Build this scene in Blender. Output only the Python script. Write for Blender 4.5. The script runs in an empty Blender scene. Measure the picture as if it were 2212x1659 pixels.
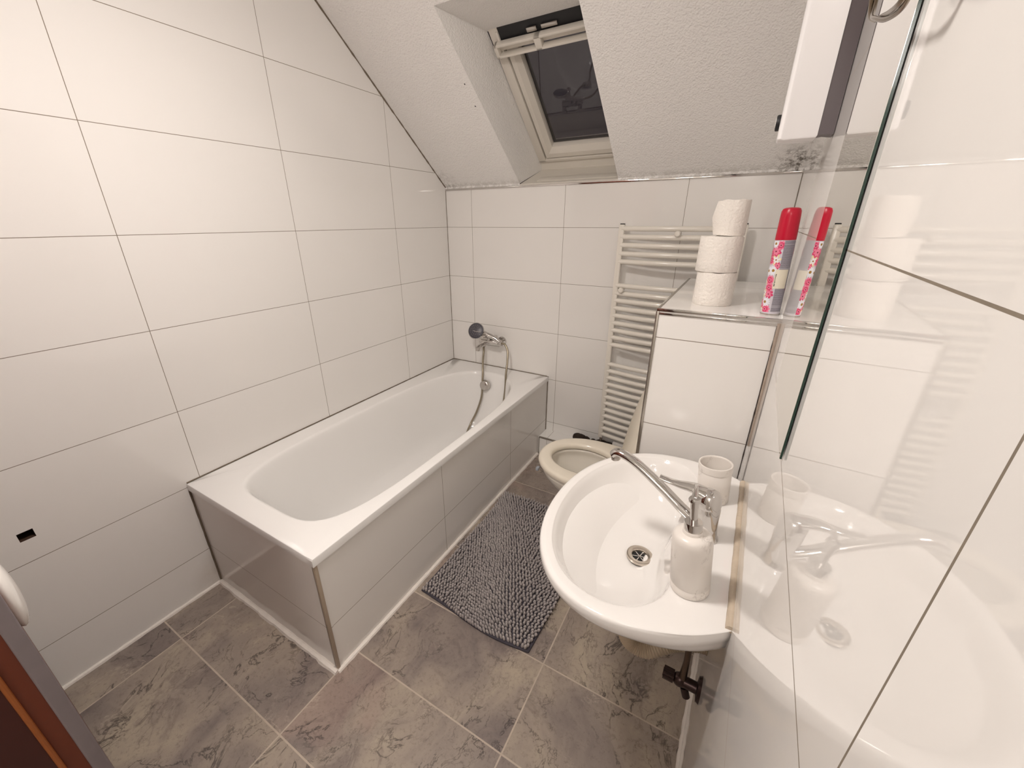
import bpy, bmesh, math, random
from mathutils import Vector, Matrix
from math import sin, cos, pi, radians, sqrt

# ------------------------------------------------------------------ camera, world, exposure
C = bpy.context.scene.collection
cam_d = bpy.data.cameras.new('camera')
cam = bpy.data.objects.new('camera', cam_d)
C.objects.link(cam)
Rm = [[0.8637306765841306, -0.18597425727362693, 0.4683832767713241],
      [0.5039276120751045, 0.328180826501915, -0.7989707797565584],
      [-0.005126413541931817, 0.9261268383693687, 0.3771774106917782]]
M4 = Matrix(Rm).to_4x4()
M4.translation = Vector((1.6646, -2.2017, 1.4159))
cam.matrix_world = M4
cam_d.sensor_fit = 'HORIZONTAL'
cam_d.sensor_width = 36.0
cam_d.lens = 862.29 / 2212 * 36.0
cam_d.shift_x = 28.6 / 2212
cam_d.shift_y = -0.6 / 2212
cam_d.clip_start = 0.01
bpy.context.scene.camera = cam

world = bpy.data.worlds.new('night')
bpy.context.scene.world = world
world.use_nodes = True
world.node_tree.nodes['Background'].inputs[0].default_value = (0.20, 0.16, 0.18, 1)
world.node_tree.nodes['Background'].inputs[1].default_value = 0.05

vs = bpy.context.scene.view_settings
vs.view_transform = 'Standard'
vs.look = 'None'
vs.gamma = 1.0
vs.use_curve_mapping = False
vs.exposure = 1.20
LAMP_POS = (0.93, -1.74, 2.13)
LAMP_STRENGTH = 50.0
LAMP_COLOR = (1.0, 0.935, 0.88, 1)

random.seed(7)

# ------------------------------------------------------------------ helpers
def srgb(r, g, b):
    f = lambda c: (c / 255 / 12.92) if c / 255 <= 0.04045 else ((c / 255 + 0.055) / 1.055) ** 2.4
    return (f(r), f(g), f(b), 1)

class MB:
    def __init__(self):
        self.bm = bmesh.new()
    def face(self, pts, mi=0):
        f = self.bm.faces.new([self.bm.verts.new(p) for p in pts])
        f.material_index = mi
        return self
    def box(self, x0, x1, y0, y1, z0, z1, mi=0, bevel=0.0, seg=2):
        x0, x1 = sorted((x0, x1)); y0, y1 = sorted((y0, y1)); z0, z1 = sorted((z0, z1))
        r = bmesh.ops.create_cube(self.bm, size=1, matrix=Matrix.Translation(((x0+x1)/2, (y0+y1)/2, (z0+z1)/2)) @ Matrix.Diagonal((x1-x0, y1-y0, z1-z0, 1)))
        fs = set(f for v in r['verts'] for f in v.link_faces)
        for f in fs: f.material_index = mi
        if bevel > 0:
            es = list(set(e for v in r['verts'] for e in v.link_edges))
            bmesh.ops.bevel(self.bm, geom=es, offset=bevel, segments=seg, profile=0.5, affect='EDGES')
        return self
    def obox(self, c, ax, ay, az, sx, sy, sz, mi=0, bevel=0.0, seg=2):
        m = Matrix.Identity(4)
        for i, a in enumerate((ax, ay, az)):
            a = Vector(a).normalized()
            for j in range(3): m[j][i] = a[j]
        m.translation = Vector(c)
        r = bmesh.ops.create_cube(self.bm, size=1, matrix=m @ Matrix.Diagonal((sx, sy, sz, 1)))
        fs = set(f for v in r['verts'] for f in v.link_faces)
        for f in fs: f.material_index = mi
        if bevel > 0:
            es = list(set(e for v in r['verts'] for e in v.link_edges))
            bmesh.ops.bevel(self.bm, geom=es, offset=bevel, segments=seg, profile=0.5, affect='EDGES')
        return self
    def loft(self, rings, cap0=False, cap1=False, closed=True, mi=0):
        vr = [[self.bm.verts.new(p) for p in r] for r in rings]
        n = len(rings[0])
        for a, b in zip(vr, vr[1:]):
            for i in range(n if closed else n - 1):
                j = (i + 1) % n
                try:
                    f = self.bm.faces.new((a[i], a[j], b[j], b[i])); f.material_index = mi
                except ValueError: pass
        if cap0: self.bm.faces.new(vr[0]).material_index = mi
        if cap1: self.bm.faces.new(vr[-1][::-1]).material_index = mi
        return self
    def tube(self, pts, r, n=10, cap=True, flat=1.0, mi=0):
        pts = [Vector(p) for p in pts]
        rr = r if isinstance(r, (list, tuple)) else [r] * len(pts)
        rings = []
        t0 = (pts[1] - pts[0]).normalized()
        up = Vector((0, 0, 1)) if abs(t0.z) < 0.9 else Vector((1, 0, 0))
        u = t0.cross(up).normalized()
        for i, p in enumerate(pts):
            t = (pts[min(i+1, len(pts)-1)] - pts[max(i-1, 0)]).normalized()
            u = (u - t * u.dot(t)).normalized()
            w = t.cross(u)
            rings.append([p + u * (rr[i] * cos(2*pi*k/n)) + w * (rr[i] * flat * sin(2*pi*k/n)) for k in range(n)])
        return self.loft(rings, cap, cap, mi=mi)
    def lathe(self, prof, c=(0, 0, 0), n=32, axis=(0, 0, 1), mi=0, cap0=False, cap1=False):
        axis = Vector(axis).normalized()
        up = Vector((0, 0, 1)) if abs(axis.z) < 0.9 else Vector((1, 0, 0))
        u = axis.cross(up).normalized(); w = axis.cross(u)
        c = Vector(c)
        rings = [[c + axis * z + (u * cos(2*pi*k/n) + w * sin(2*pi*k/n)) * max(r, 1e-5) for k in range(n)] for r, z in prof]
        return self.loft(rings, cap0, cap1, mi=mi)
    def ell(self, c, r, sub=2, mi=0, rot=None):
        m = Matrix.Translation(c) @ (rot.to_4x4() if rot else Matrix.Identity(4)) @ Matrix.Diagonal((r[0], r[1], r[2], 1))
        q = bmesh.ops.create_icosphere(self.bm, subdivisions=sub, radius=1, matrix=m)
        for v in q['verts']:
            for f in v.link_faces: f.material_index = mi
        return self
    def prism(self, poly, z0, z1, mi=0):
        return self.loft([[(x, y, z0) for x, y in poly], [(x, y, z1) for x, y in poly]], True, True, mi=mi)
    def build(self, name, mats, parent=None, smooth=True, angle=38, loc=None, rot=None, label=None, merge=True):
        if merge: bmesh.ops.remove_doubles(self.bm, verts=self.bm.verts, dist=1e-6)
        bmesh.ops.recalc_face_normals(self.bm, faces=self.bm.faces)
        me = bpy.data.meshes.new(name)
        self.bm.to_mesh(me); self.bm.free()
        for m in (mats if isinstance(mats, (list, tuple)) else [mats]): me.materials.append(m)
        if smooth:
            me.shade_smooth()
            me.set_sharp_from_angle(angle=radians(angle))
        o = bpy.data.objects.new(name, me)
        C.objects.link(o)
        if parent: o.parent = parent
        if loc: o.location = loc
        if rot: o.rotation_euler = rot
        if label: o['label'] = label
        return o

def tag(o, label, cat, group=None):
    o['label'] = label; o['category'] = cat
    if group: o['group'] = group
    return o
def thing(name, label, cat, loc=(0, 0, 0), rot=(0, 0, 0), group=None):
    o = bpy.data.objects.new(name, None); C.objects.link(o)
    o.empty_display_size = 0.05
    o.location = loc; o.rotation_euler = rot
    return tag(o, label, cat, group)
def struct(o, label=None, cat=None):
    o['kind'] = 'structure'
    if label: o['label'] = label
    if cat: o['category'] = cat
    return o

def catmull(pts, k=6, closed=False):
    pts = [Vector(p) for p in pts]; n = len(pts); out = []
    rng = n if closed else n - 1
    for i in range(rng):
        if closed: p0, p1, p2, p3 = pts[(i-1) % n], pts[i], pts[(i+1) % n], pts[(i+2) % n]
        else: p0, p1, p2, p3 = pts[max(i-1, 0)], pts[i], pts[i+1], pts[min(i+2, n-1)]
        for s in range(k):
            t = s / k
            out.append(0.5 * ((2*p1) + (p2-p0)*t + (2*p0-5*p1+4*p2-p3)*t*t + (3*p1-p0-3*p2+p3)*t**3))
    if not closed: out.append(pts[-1])
    return out
def smooth_rings(rings, k=4):
    n = len(rings[0])
    cols = [catmull([r[i] for r in rings], k) for i in range(n)]
    return [[cols[i][j] for i in range(n)] for j in range(len(cols[0]))]
def cast(poly, c, a):
    d = (cos(a), sin(a)); best = 0
    for (x0, y0), (x1, y1) in zip(poly, poly[1:] + poly[:1]):
        ex, ey = x1 - x0, y1 - y0
        den = d[0] * ey - d[1] * ex
        if abs(den) < 1e-12: continue
        t = ((x0 - c[0]) * ey - (y0 - c[1]) * ex) / den
        s = ((x0 - c[0]) * d[1] - (y0 - c[1]) * d[0]) / den
        if t > 0 and -1e-9 <= s <= 1 + 1e-9: best = max(best, t)
    return (c[0] + d[0] * best, c[1] + d[1] * best)
def super_poly(cx, cy, a, b, n, N=160):
    out = []
    for k in range(N):
        t = 2*pi*k/N; ct, st = cos(t), sin(t)
        out.append((cx + a * math.copysign(abs(ct)**(2/n), ct), cy + b * math.copysign(abs(st)**(2/n), st)))
    return out

# ------------------------------------------------------------------ materials
def new_mat(name):
    m = bpy.data.materials.new(name); m.use_nodes = True
    return m, m.node_tree, m.node_tree.nodes['Principled BSDF']
def simple(name, col, rough=0.5, metal=0.0, coat=0.0, noise=0.0, nscale=30, spec=0.5, bump=0.0, bscale=200, trans=0.0, ior=1.5):
    m, nt, b = new_mat(name)
    b.inputs['Base Color'].default_value = col
    b.inputs['Roughness'].default_value = rough
    b.inputs['Metallic'].default_value = metal
    b.inputs['Coat Weight'].default_value = coat
    b.inputs['Coat Roughness'].default_value = 0.04
    b.inputs['Specular IOR Level'].default_value = spec
    b.inputs['Transmission Weight'].default_value = trans
    b.inputs['IOR'].default_value = ior
    if noise > 0 or bump > 0:
        tc = nt.nodes.new('ShaderNodeTexCoord')
    if noise > 0:
        n = nt.nodes.new('ShaderNodeTexNoise'); n.inputs['Scale'].default_value = nscale; n.inputs['Detail'].default_value = 6
        nt.links.new(tc.outputs['Object'], n.inputs['Vector'])
        mx = nt.nodes.new('ShaderNodeMix'); mx.data_type = 'RGBA'
        mx.inputs[6].default_value = tuple(c * (1 - noise) for c in col[:3]) + (1,)
        mx.inputs[7].default_value = tuple(min(1, c * (1 + noise)) for c in col[:3]) + (1,)
        nt.links.new(n.outputs['Fac'], mx.inputs[0]); nt.links.new(mx.outputs[2], b.inputs['Base Color'])
    if bump > 0:
        n2 = nt.nodes.new('ShaderNodeTexNoise'); n2.inputs['Scale'].default_value = bscale; n2.inputs['Detail'].default_value = 4
        nt.links.new(tc.outputs['Object'], n2.inputs['Vector'])
        bp = nt.nodes.new('ShaderNodeBump'); bp.inputs['Strength'].default_value = bump; bp.inputs['Distance'].default_value = 0.004
        nt.links.new(n2.outputs['Fac'], bp.inputs['Height']); nt.links.new(bp.outputs['Normal'], b.inputs['Normal'])
    return m

class NG:
    """tiny wrapper for node graphs"""
    def __init__(self, nt): self.nt = nt
    def node(self, t, **k):
        n = self.nt.nodes.new(t)
        for a, v in k.items(): setattr(n, a, v)
        return n
    def put(self, sock, v):
        if hasattr(v, 'is_output') or isinstance(v, bpy.types.NodeSocket): self.nt.links.new(v, sock)
        else: sock.default_value = v
    def math(self, op, a, b=0.0, c=0.0):
        n = self.node('ShaderNodeMath', operation=op)
        self.put(n.inputs[0], a); self.put(n.inputs[1], b); self.put(n.inputs[2], c)
        return n.outputs[0]
    def mix(self, f, a, b):
        n = self.node('ShaderNodeMix', data_type='RGBA')
        self.put(n.inputs[0], f); self.put(n.inputs[6], a); self.put(n.inputs[7], b)
        return n.outputs[2]
    def ramp(self, f, stops, interp='LINEAR'):
        n = self.node('ShaderNodeValToRGB'); n.color_ramp.interpolation = interp
        el = n.color_ramp.elements
        while len(el) < len(stops): el.new(0.5)
        for e, (p, c) in zip(el, stops): e.position = p; e.color = c if len(c) == 4 else tuple(c) + (1,)
        self.put(n.inputs[0], f)
        return n.outputs[0]
    def noise(self, vec, scale, detail=5, rough=0.55, dist=0.0):
        n = self.node('ShaderNodeTexNoise')
        n.inputs['Scale'].default_value = scale; n.inputs['Detail'].default_value = detail
        n.inputs['Roughness'].default_value = rough; n.inputs['Distortion'].default_value = dist
        self.put(n.inputs['Vector'], vec)
        return n.outputs['Fac'], n.outputs['Color']
    def sep(self, v):
        n = self.node('ShaderNodeSeparateXYZ'); self.put(n.inputs[0], v)
        return n.outputs
    def comb(self, x, y, z):
        n = self.node('ShaderNodeCombineXYZ')
        for i, v in enumerate((x, y, z)): self.put(n.inputs[i], v)
        return n.outputs[0]
    def vmath(self, op, a, b=(0, 0, 0), s=None):
        n = self.node('ShaderNodeVectorMath', operation=op)
        self.put(n.inputs[0], a); self.put(n.inputs[1], b)
        if s is not None: self.put(n.inputs['Scale'], s)
        return n.outputs[0]
    def grid(self, pos, offs, per, w):
        """grout mask: three axes, the one along the normal switched off"""
        g = self.node('ShaderNodeNewGeometry')
        nn = self.sep(g.outputs['True Normal']); pp = self.sep(pos)
        out = None
        for i in range(3):
            if per[i] is None: continue
            d = self.math('ABSOLUTE', self.math('WRAP', self.math('SUBTRACT', pp[i], offs[i]), per[i] / 2, -per[i] / 2))
            m = self.math('LESS_THAN', d, w / 2)
            off = self.math('LESS_THAN', self.math('ABSOLUTE', nn[i]), 0.6)
            m = self.math('MULTIPLY', m, off)
            out = m if out is None else self.math('MAXIMUM', out, m)
        return out

TILE = (0.89, 0.865, 0.835, 1)
GROUT = srgb(128, 116, 100)
def tile_mat(name, offs, per, w=0.0019, rough=0.07, grout=GROUT, base=TILE, stains=None, wave=0.25, spec=0.5):
    m, nt, b = new_mat(name); g = NG(nt)
    geo = g.node('ShaderNodeNewGeometry'); pos = geo.outputs['Position']
    mask = g.grid(pos, offs, per, w)
    f, _ = g.noise(pos, 2.2, 3)
    col = g.mix(f, tuple(c * 0.985 for c in base[:3]) + (1,), tuple(min(1, c * 1.015) for c in base[:3]) + (1,))
    if stains:
        n1, _ = g.noise(pos, 22, 6, 0.7)
        for (c, r, colr, amt) in stains:
            d = g.node('ShaderNodeVectorMath', operation='DISTANCE'); g.put(d.inputs[0], pos); d.inputs[1].default_value = c
            k = g.math('MULTIPLY', g.math('SUBTRACT', 1.0, g.math('DIVIDE', d.outputs['Value'], r)), n1)
            k = g.math('MULTIPLY', g.math('MINIMUM', g.math('MAXIMUM', k, 0.0), 0.5), amt)
            col = g.mix(k, col, colr)
    gn, _ = g.noise(pos, 60, 3)
    gcol = g.mix(gn, tuple(c * 0.8 for c in grout[:3]) + (1,), tuple(min(1, c * 1.25) for c in grout[:3]) + (1,))
    g.put(b.inputs['Base Color'], g.mix(mask, col, gcol))
    g.put(b.inputs['Roughness'], g.math('ADD', g.math('MULTIPLY', mask, 0.7), rough))
    wv, _ = g.noise(pos, 5, 2)
    hgt = g.math('ADD', g.math('MULTIPLY', mask, -1.0), g.math('MULTIPLY', wv, wave))
    bp = g.node('ShaderNodeBump'); bp.inputs['Strength'].default_value = 0.35; bp.inputs['Distance'].default_value = 0.0012
    g.put(bp.inputs['Height'], hgt); g.put(b.inputs['Normal'], bp.outputs['Normal'])
    b.inputs['Specular IOR Level'].default_value = spec
    return m

Z3 = 1.3816
m_tile_left = tile_mat('tile_left', (0, -0.4661, Z3), (None, 0.6, 0.3),
                       stains=[((0, -1.66, 0.03), 0.16, srgb(150, 122, 80), 0.8)])
m_tile_back = tile_mat('tile_back', (0.1902, 0, Z3), (0.6, None, 0.3))
m_tile_right = tile_mat('tile_right', (0, -2.0095, Z3), (None, 2.4, 0.3), w=0.0018, rough=0.03, wave=0.0, spec=0.8)
m_tile_box = tile_mat('tile_box', (0, -0.9, 1.076), (2.4, 0.6, 0.3), w=0.0022)
m_tile_tub = tile_mat('tile_tub', (3.0, -1.098, 0.197), (4.0, 0.608, 0.6), base=(0.88, 0.85, 0.815, 1))
m_tile_plinth = tile_mat('tile_plinth', (0.7955, 3, 3), (0.6, 9, 9))

def plaster_mat():
    m, nt, b = new_mat('plaster'); g = NG(nt)
    geo = g.node('ShaderNodeNewGeometry'); pos = geo.outputs['Position']
    base = (0.93, 0.91, 0.885, 1)
    col = g.mix(g.noise(pos, 3, 4)[0], tuple(c * 0.97 for c in base[:3]) + (1,), tuple(c * 1.03 for c in base[:3]) + (1,))
    n1 = g.noise(pos, 45, 6, 0.75)[0]
    # mould along the wall top and in the right corner, nail holes beside the skylight
    sp = g.sep(pos)
    low = g.math('MAXIMUM', g.math('SUBTRACT', 1.0, g.math('DIVIDE', g.math('SUBTRACT', sp[2], 1.60), 0.035)), 0.0)
    k = g.math('MULTIPLY', g.math('MULTIPLY', low, g.math('GREATER_THAN', n1, 0.5)), 0.30)
    col = g.mix(k, col, srgb(120, 112, 88))
    for c, r, amt in (((1.80, -0.03, 1.63), 0.11, 2.6), ((0.02, -0.03, 1.63), 0.12, 0.8)):
        d = g.node('ShaderNodeVectorMath', operation='DISTANCE'); g.put(d.inputs[0], pos); d.inputs[1].default_value = c
        k = g.math('MULTIPLY', g.math('MAXIMUM', g.math('SUBTRACT', 1.0, g.math('DIVIDE', d.outputs['Value'], r)), 0.0), g.math('MAXIMUM', g.math('SUBTRACT', n1, 0.45), 0.0))
        col = g.mix(g.math('MINIMUM', g.math('MULTIPLY', k, amt * 3), 0.85), col, srgb(88, 76, 62))
    for c in ((0.476, -0.373, 1.905), (0.477, -0.456, 1.970)):
        d = g.node('ShaderNodeVectorMath', operation='DISTANCE'); g.put(d.inputs[0], pos); d.inputs[1].default_value = c
        col = g.mix(g.math('LESS_THAN', d.outputs['Value'], 0.0032), col, (0.02, 0.02, 0.02, 1))
    g.put(b.inputs['Base Color'], col)
    b.inputs['Roughness'].default_value = 0.85
    h = g.math('ADD', g.noise(pos, 170, 1, 0.4)[0], g.math('MULTIPLY', g.noise(pos, 60, 2)[0], 0.8))
    bp = g.node('ShaderNodeBump'); bp.inputs['Strength'].default_value = 0.6; bp.inputs['Distance'].default_value = 0.0045
    g.put(bp.inputs['Height'], h); g.put(b.inputs['Normal'], bp.outputs['Normal'])
    return m
m_plaster = plaster_mat()

def floor_mat():
    m, nt, b = new_mat('floor_stone'); g = NG(nt)
    geo = g.node('ShaderNodeNewGeometry'); pos = geo.outputs['Position']
    ox, oy, px, py = 0.1430, -1.3408, 0.5945, 0.2915
    sp = g.sep(pos)
    ix = g.math('FLOOR', g.math('DIVIDE', g.math('SUBTRACT', sp[0], ox), px))
    iy = g.math('FLOOR', g.math('DIVIDE', g.math('SUBTRACT', sp[1], oy), py))
    wn = g.node('ShaderNodeTexWhiteNoise', noise_dimensions='2D'); g.put(wn.inputs['Vector'], g.comb(ix, iy, 0.0))
    off = g.vmath('SCALE', wn.outputs['Color'], s=37.0)
    p2 = g.vmath('ADD', pos, off)
    # warp
    _, wc = g.noise(p2, 3.0, 3)
    p3 = g.vmath('ADD', p2, g.vmath('SCALE', g.vmath('SUBTRACT', wc, (0.5, 0.5, 0.5)), s=0.22))
    stretch = g.vmath('MULTIPLY', p3, (1.0, 0.62, 1.0))
    n0, _ = g.noise(stretch, 4.5, 8, 0.6, 0.4)
    col = g.ramp(n0, [(0.28, srgb(100, 90, 88)), (0.43, srgb(126, 115, 108)), (0.55, srgb(142, 130, 119)), (0.70, srgb(158, 146, 130)), (0.80, srgb(134, 122, 113))])
    pk, _ = g.noise(p3, 2.1, 3)
    col = g.mix(g.math('MULTIPLY', g.ramp(pk, [(0.58, (0, 0, 0)), (0.66, (1, 1, 1))]), 0.38), col, srgb(150, 126, 116))
    fine, _ = g.noise(p2, 90, 6, 0.75)
    col = g.mix(g.math('MULTIPLY', g.ramp(fine, [(0.30, (1, 1, 1)), (0.48, (0, 0, 0))]), 0.45), col, srgb(74, 64, 60))
    # veins
    def veins(scale, w, seedv, gate, colr, amt, col):
        vo = g.node('ShaderNodeTexVoronoi', feature='DISTANCE_TO_EDGE')
        vo.inputs['Scale'].default_value = scale
        _, w2 = g.noise(p2, scale * 2.6, 6, 0.65)
        q = g.vmath('ADD', g.vmath('ADD', stretch, seedv), g.vmath('SCALE', g.vmath('SUBTRACT', w2, (0.5, 0.5, 0.5)), s=0.62 / scale))
        g.put(vo.inputs['Vector'], q)
        line = g.math('SUBTRACT', 1.0, g.math('DIVIDE', vo.outputs['Distance'], w))
        line = g.math('MAXIMUM', line, 0.0)
        gt = g.ramp(g.noise(g.vmath('ADD', p2, seedv), scale * 0.9, 3)[0], [(gate, (0, 0, 0)), (gate + 0.07, (1, 1, 1))])
        return g.mix(g.math('MULTIPLY', g.math('MULTIPLY', line, gt), amt), col, colr)
    def cracks(scale, w, seedv, gate, colr, amt, col, dist=0.6):
        n_, _ = g.noise(g.vmath('ADD', stretch, seedv), scale, 9, 0.62, dist)
        line = g.math('MAXIMUM', g.math('SUBTRACT', 1.0, g.math('DIVIDE', g.math('ABSOLUTE', g.math('SUBTRACT', n_, 0.5)), w)), 0.0)
        gt = g.ramp(g.noise(g.vmath('ADD', p2, seedv), scale * 1.4, 3)[0], [(gate, (0, 0, 0)), (gate + 0.09, (1, 1, 1))])
        return g.mix(g.math('MULTIPLY', g.math('MULTIPLY', line, gt), amt), col, colr)
    col = cracks(2.6, 0.0085, (3.1, 1.7, 0), 0.46, srgb(52, 44, 43), 0.85, col)
    col = cracks(4.5, 0.0085, (9.1, 4.7, 0), 0.50, srgb(58, 50, 48), 0.75, col)
    col = cracks(3.4, 0.030, (7.7, 3.3, 0), 0.50, srgb(92, 80, 78), 0.40, col)
    col = cracks(8.0, 0.012, (1.1, 8.7, 0), 0.52, srgb(66, 57, 54), 0.6, col)
    col = cracks(3.0, 0.006, (5.5, 2.2, 0), 0.54, srgb(178, 164, 148), 0.5, col)
    col = veins(9.0, 0.018, (2.5, 6.1, 0), 0.56, srgb(66, 57, 54), 0.5, col)
    mask = g.grid(pos, (ox, oy, 0), (px, py, None), 0.0046)
    gcol = g.mix(g.noise(pos, 25, 3)[0], srgb(150, 138, 126), srgb(186, 172, 158))
    g.put(b.inputs['Base Color'], g.vmath('SCALE', g.mix(mask, col, gcol), s=1.32))
    g.put(b.inputs['Roughness'], g.math('ADD', g.math('MULTIPLY', mask, 0.4), g.math('ADD', 0.30, g.math('MULTIPLY', fine, 0.2))))
    bp = g.node('ShaderNodeBump'); bp.inputs['Strength'].default_value = 0.3; bp.inputs['Distance'].default_value = 0.002
    g.put(bp.inputs['Height'], g.math('SUBTRACT', g.math('MULTIPLY', n0, 0.7), g.math('MULTIPLY', mask, 0.6)))
    g.put(b.inputs['Normal'], bp.outputs['Normal'])
    return m
m_floor = floor_mat()

m_enamel = simple('enamel', (0.91, 0.895, 0.875, 1), 0.10, coat=0.3)
m_ceramic = simple('ceramic', (0.89, 0.865, 0.84, 1), 0.08, coat=0.4)
m_toilet = simple('toilet_ceramic', (0.80, 0.755, 0.68, 1), 0.09, coat=0.3)
m_seat = simple('seat_plastic', (0.80, 0.735, 0.625, 1), 0.16)
m_chrome = simple('chrome', (0.62, 0.60, 0.58, 1), 0.06, metal=1.0)
m_chrome_dull = simple('chrome_dull', (0.55, 0.52, 0.49, 1), 0.25, metal=1.0)
m_steel = simple('brushed_steel', (0.66, 0.60, 0.53, 1), 0.22, metal=1.0)
m_trim = simple('trim_metal', (0.42, 0.39, 0.35, 1), 0.22, metal=0.9)
m_rad = simple('radiator_enamel', (0.83, 0.785, 0.71, 1), 0.18, coat=0.2)
m_white_pl = simple('white_plastic', (0.83, 0.80, 0.76, 1), 0.25)
m_frame = simple('window_frame_white', (0.80, 0.755, 0.68, 1), 0.35)
m_unit = simple('wall_lamp_shade', (0.93, 0.91, 0.91, 1), 0.25)
m_dark = simple('dark_plastic', (0.075, 0.066, 0.070, 1), 0.45)
m_black = simple('black', (0.012, 0.012, 0.014, 1), 0.5)
m_bead = simple('sealant_white', (0.86, 0.80, 0.74, 1), 0.55, noise=0.10, nscale=35, bump=0.6, bscale=70)
m_bead_old = simple('sealant_yellowed', srgb(204, 188, 168), 0.5, noise=0.2, nscale=28, bump=0.5, bscale=80)
m_joint = simple('sealant_grey', srgb(118, 106, 90), 0.6, noise=0.25, nscale=40)
m_paper = simple('tissue_paper', (0.90, 0.85, 0.79, 1), 0.95, bump=0.9, bscale=130)
m_card = simple('cardboard', srgb(160, 130, 100), 0.9)
m_red = simple('red_cap', srgb(196, 20, 52), 0.3, spec=0.4)
m_sticker = simple('paper_sticker', srgb(236, 228, 208), 0.6)
m_ink = simple('ink', (0.02, 0.02, 0.02, 1), 0.6)
m_wood = simple('door_wood', srgb(104, 46, 24), 0.45, noise=0.25, nscale=12)
m_wood_dark = simple('door_wood_dark', srgb(64, 22, 14), 0.45, noise=0.2, nscale=14)
m_wood_light = simple('door_wood_edge', srgb(150, 84, 40), 0.4, noise=0.2, nscale=14)
m_seal = simple('door_seal_grey', srgb(128, 118, 120), 0.55, noise=0.1, nscale=30)
m_foam = simple('pipe_foam', srgb(46, 34, 26), 0.9, noise=0.5, nscale=60, bump=1.0, bscale=90)
m_valve = simple('aged_valve', srgb(66, 52, 50), 0.35, metal=0.8, noise=0.4, nscale=60)
m_hose = simple('shower_hose', (0.33, 0.29, 0.22, 1), 0.3, metal=0.9)
m_trap = simple('waste_hose', srgb(186, 168, 144), 0.45)
m_copper = simple('supply_tube', srgb(92, 76, 64), 0.3, metal=0.8)
m_showerface = simple('shower_face', srgb(78, 76, 84), 0.35, noise=0.5, nscale=130)
m_clear = simple('freshener_clear', (0.75, 0.80, 0.88, 1), 0.1, trans=0.6)
m_wire = simple('bronzed_wire', srgb(128, 112, 92), 0.22, metal=1.0)
m_mirror = simple('mirror_silver', (0.86, 0.85, 0.80, 1), 0.005, metal=1.0)
m_glassedge = simple('glass_edge', srgb(34, 62, 52), 0.12)
m_mat_back = simple('mat_backing', srgb(72, 68, 76), 0.9)

def chenille():
    m, nt, b = new_mat('chenille'); g = NG(nt)
    geo = g.node('ShaderNodeNewGeometry'); pos = geo.outputs['Position']
    a = g.noise(pos, 7, 3)[0]; c = g.noise(pos, 260, 3)[0]
    col = g.mix(a, srgb(172, 163, 162), srgb(200, 192, 186))
    col = g.mix(g.math('MULTIPLY', c, 0.5), col, srgb(136, 128, 134))
    g.put(b.inputs['Base Color'], col); b.inputs['Roughness'].default_value = 0.95
    b.inputs['Sheen Weight'].default_value = 0.15
    bp = g.node('ShaderNodeBump'); bp.inputs['Strength'].default_value = 0.7; bp.inputs['Distance'].default_value = 0.002
    g.put(bp.inputs['Height'], c); g.put(b.inputs['Normal'], bp.outputs['Normal'])
    return m
m_chenille = chenille()

def marble():
    m, nt, b = new_mat('white_marble'); g = NG(nt)
    tc = g.node('ShaderNodeTexCoord').outputs['Object']
    n = g.noise(tc, 16, 6, 0.6, 1.5)[0]
    vein = g.math('SUBTRACT', 1.0, g.math('MINIMUM', g.math('DIVIDE', g.math('ABSOLUTE', g.math('SUBTRACT', n, 0.5)), 0.02), 1.0))
    gate = g.ramp(g.noise(tc, 22, 2)[0], [(0.52, (0, 0, 0)), (0.62, (1, 1, 1))])
    col = g.mix(g.math('MULTIPLY', g.math('MULTIPLY', vein, gate), 0.45), (0.83, 0.785, 0.735, 1), srgb(130, 116, 108))
    col = g.mix(g.math('MULTIPLY', g.noise(tc, 30, 3)[0], 0.12), col, srgb(196, 178, 168))
    g.put(b.inputs['Base Color'], col); b.inputs['Roughness'].default_value = 0.32
    return m
m_marble = marble()

def text_panel():
    m, nt, b = new_mat('small_print'); g = NG(nt)
    tc = g.node('ShaderNodeTexCoord').outputs['Object']
    s = g.sep(tc)
    ang = g.math('MULTIPLY', g.math('ARCTAN2', s[1], s[0]), 0.0245)
    line = g.math('LESS_THAN', g.math('ABSOLUTE', g.math('WRAP', s[2], 0.0026, 0.0)), 0.0013)
    wd = g.noise(g.comb(g.math('MULTIPLY', ang, 900.0), g.math('FLOOR', g.math('DIVIDE', s[2], 0.0026)), 0.0), 1.0, 2)[0]
    ink = g.math('MULTIPLY', line, g.math('GREATER_THAN', wd, 0.42))
    blk = g.math('GREATER_THAN', g.noise(g.comb(0.0, 0.0, g.math('MULTIPLY', s[2], 60.0)), 1.0, 2)[0], 0.43)
    ink = g.math('MULTIPLY', ink, blk)
    g.put(b.inputs['Base Color'], g.mix(g.math('MULTIPLY', ink, 0.6), srgb(172, 168, 178), srgb(62, 56, 66)))
    b.inputs['Roughness'].default_value = 0.3
    b.inputs['Metallic'].default_value = 0.25
    return m
m_textpanel = text_panel()

def glass_mat():
    m, nt, b = new_mat('window_glass')
    b.inputs['Base Color'].default_value = (0.9, 0.88, 0.9, 1)
    b.inputs['Transmission Weight'].default_value = 1.0
    b.inputs['Roughness'].default_value = 0.01
    b.inputs['IOR'].default_value = 1.52
    return m
m_glass = glass_mat()

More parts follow.
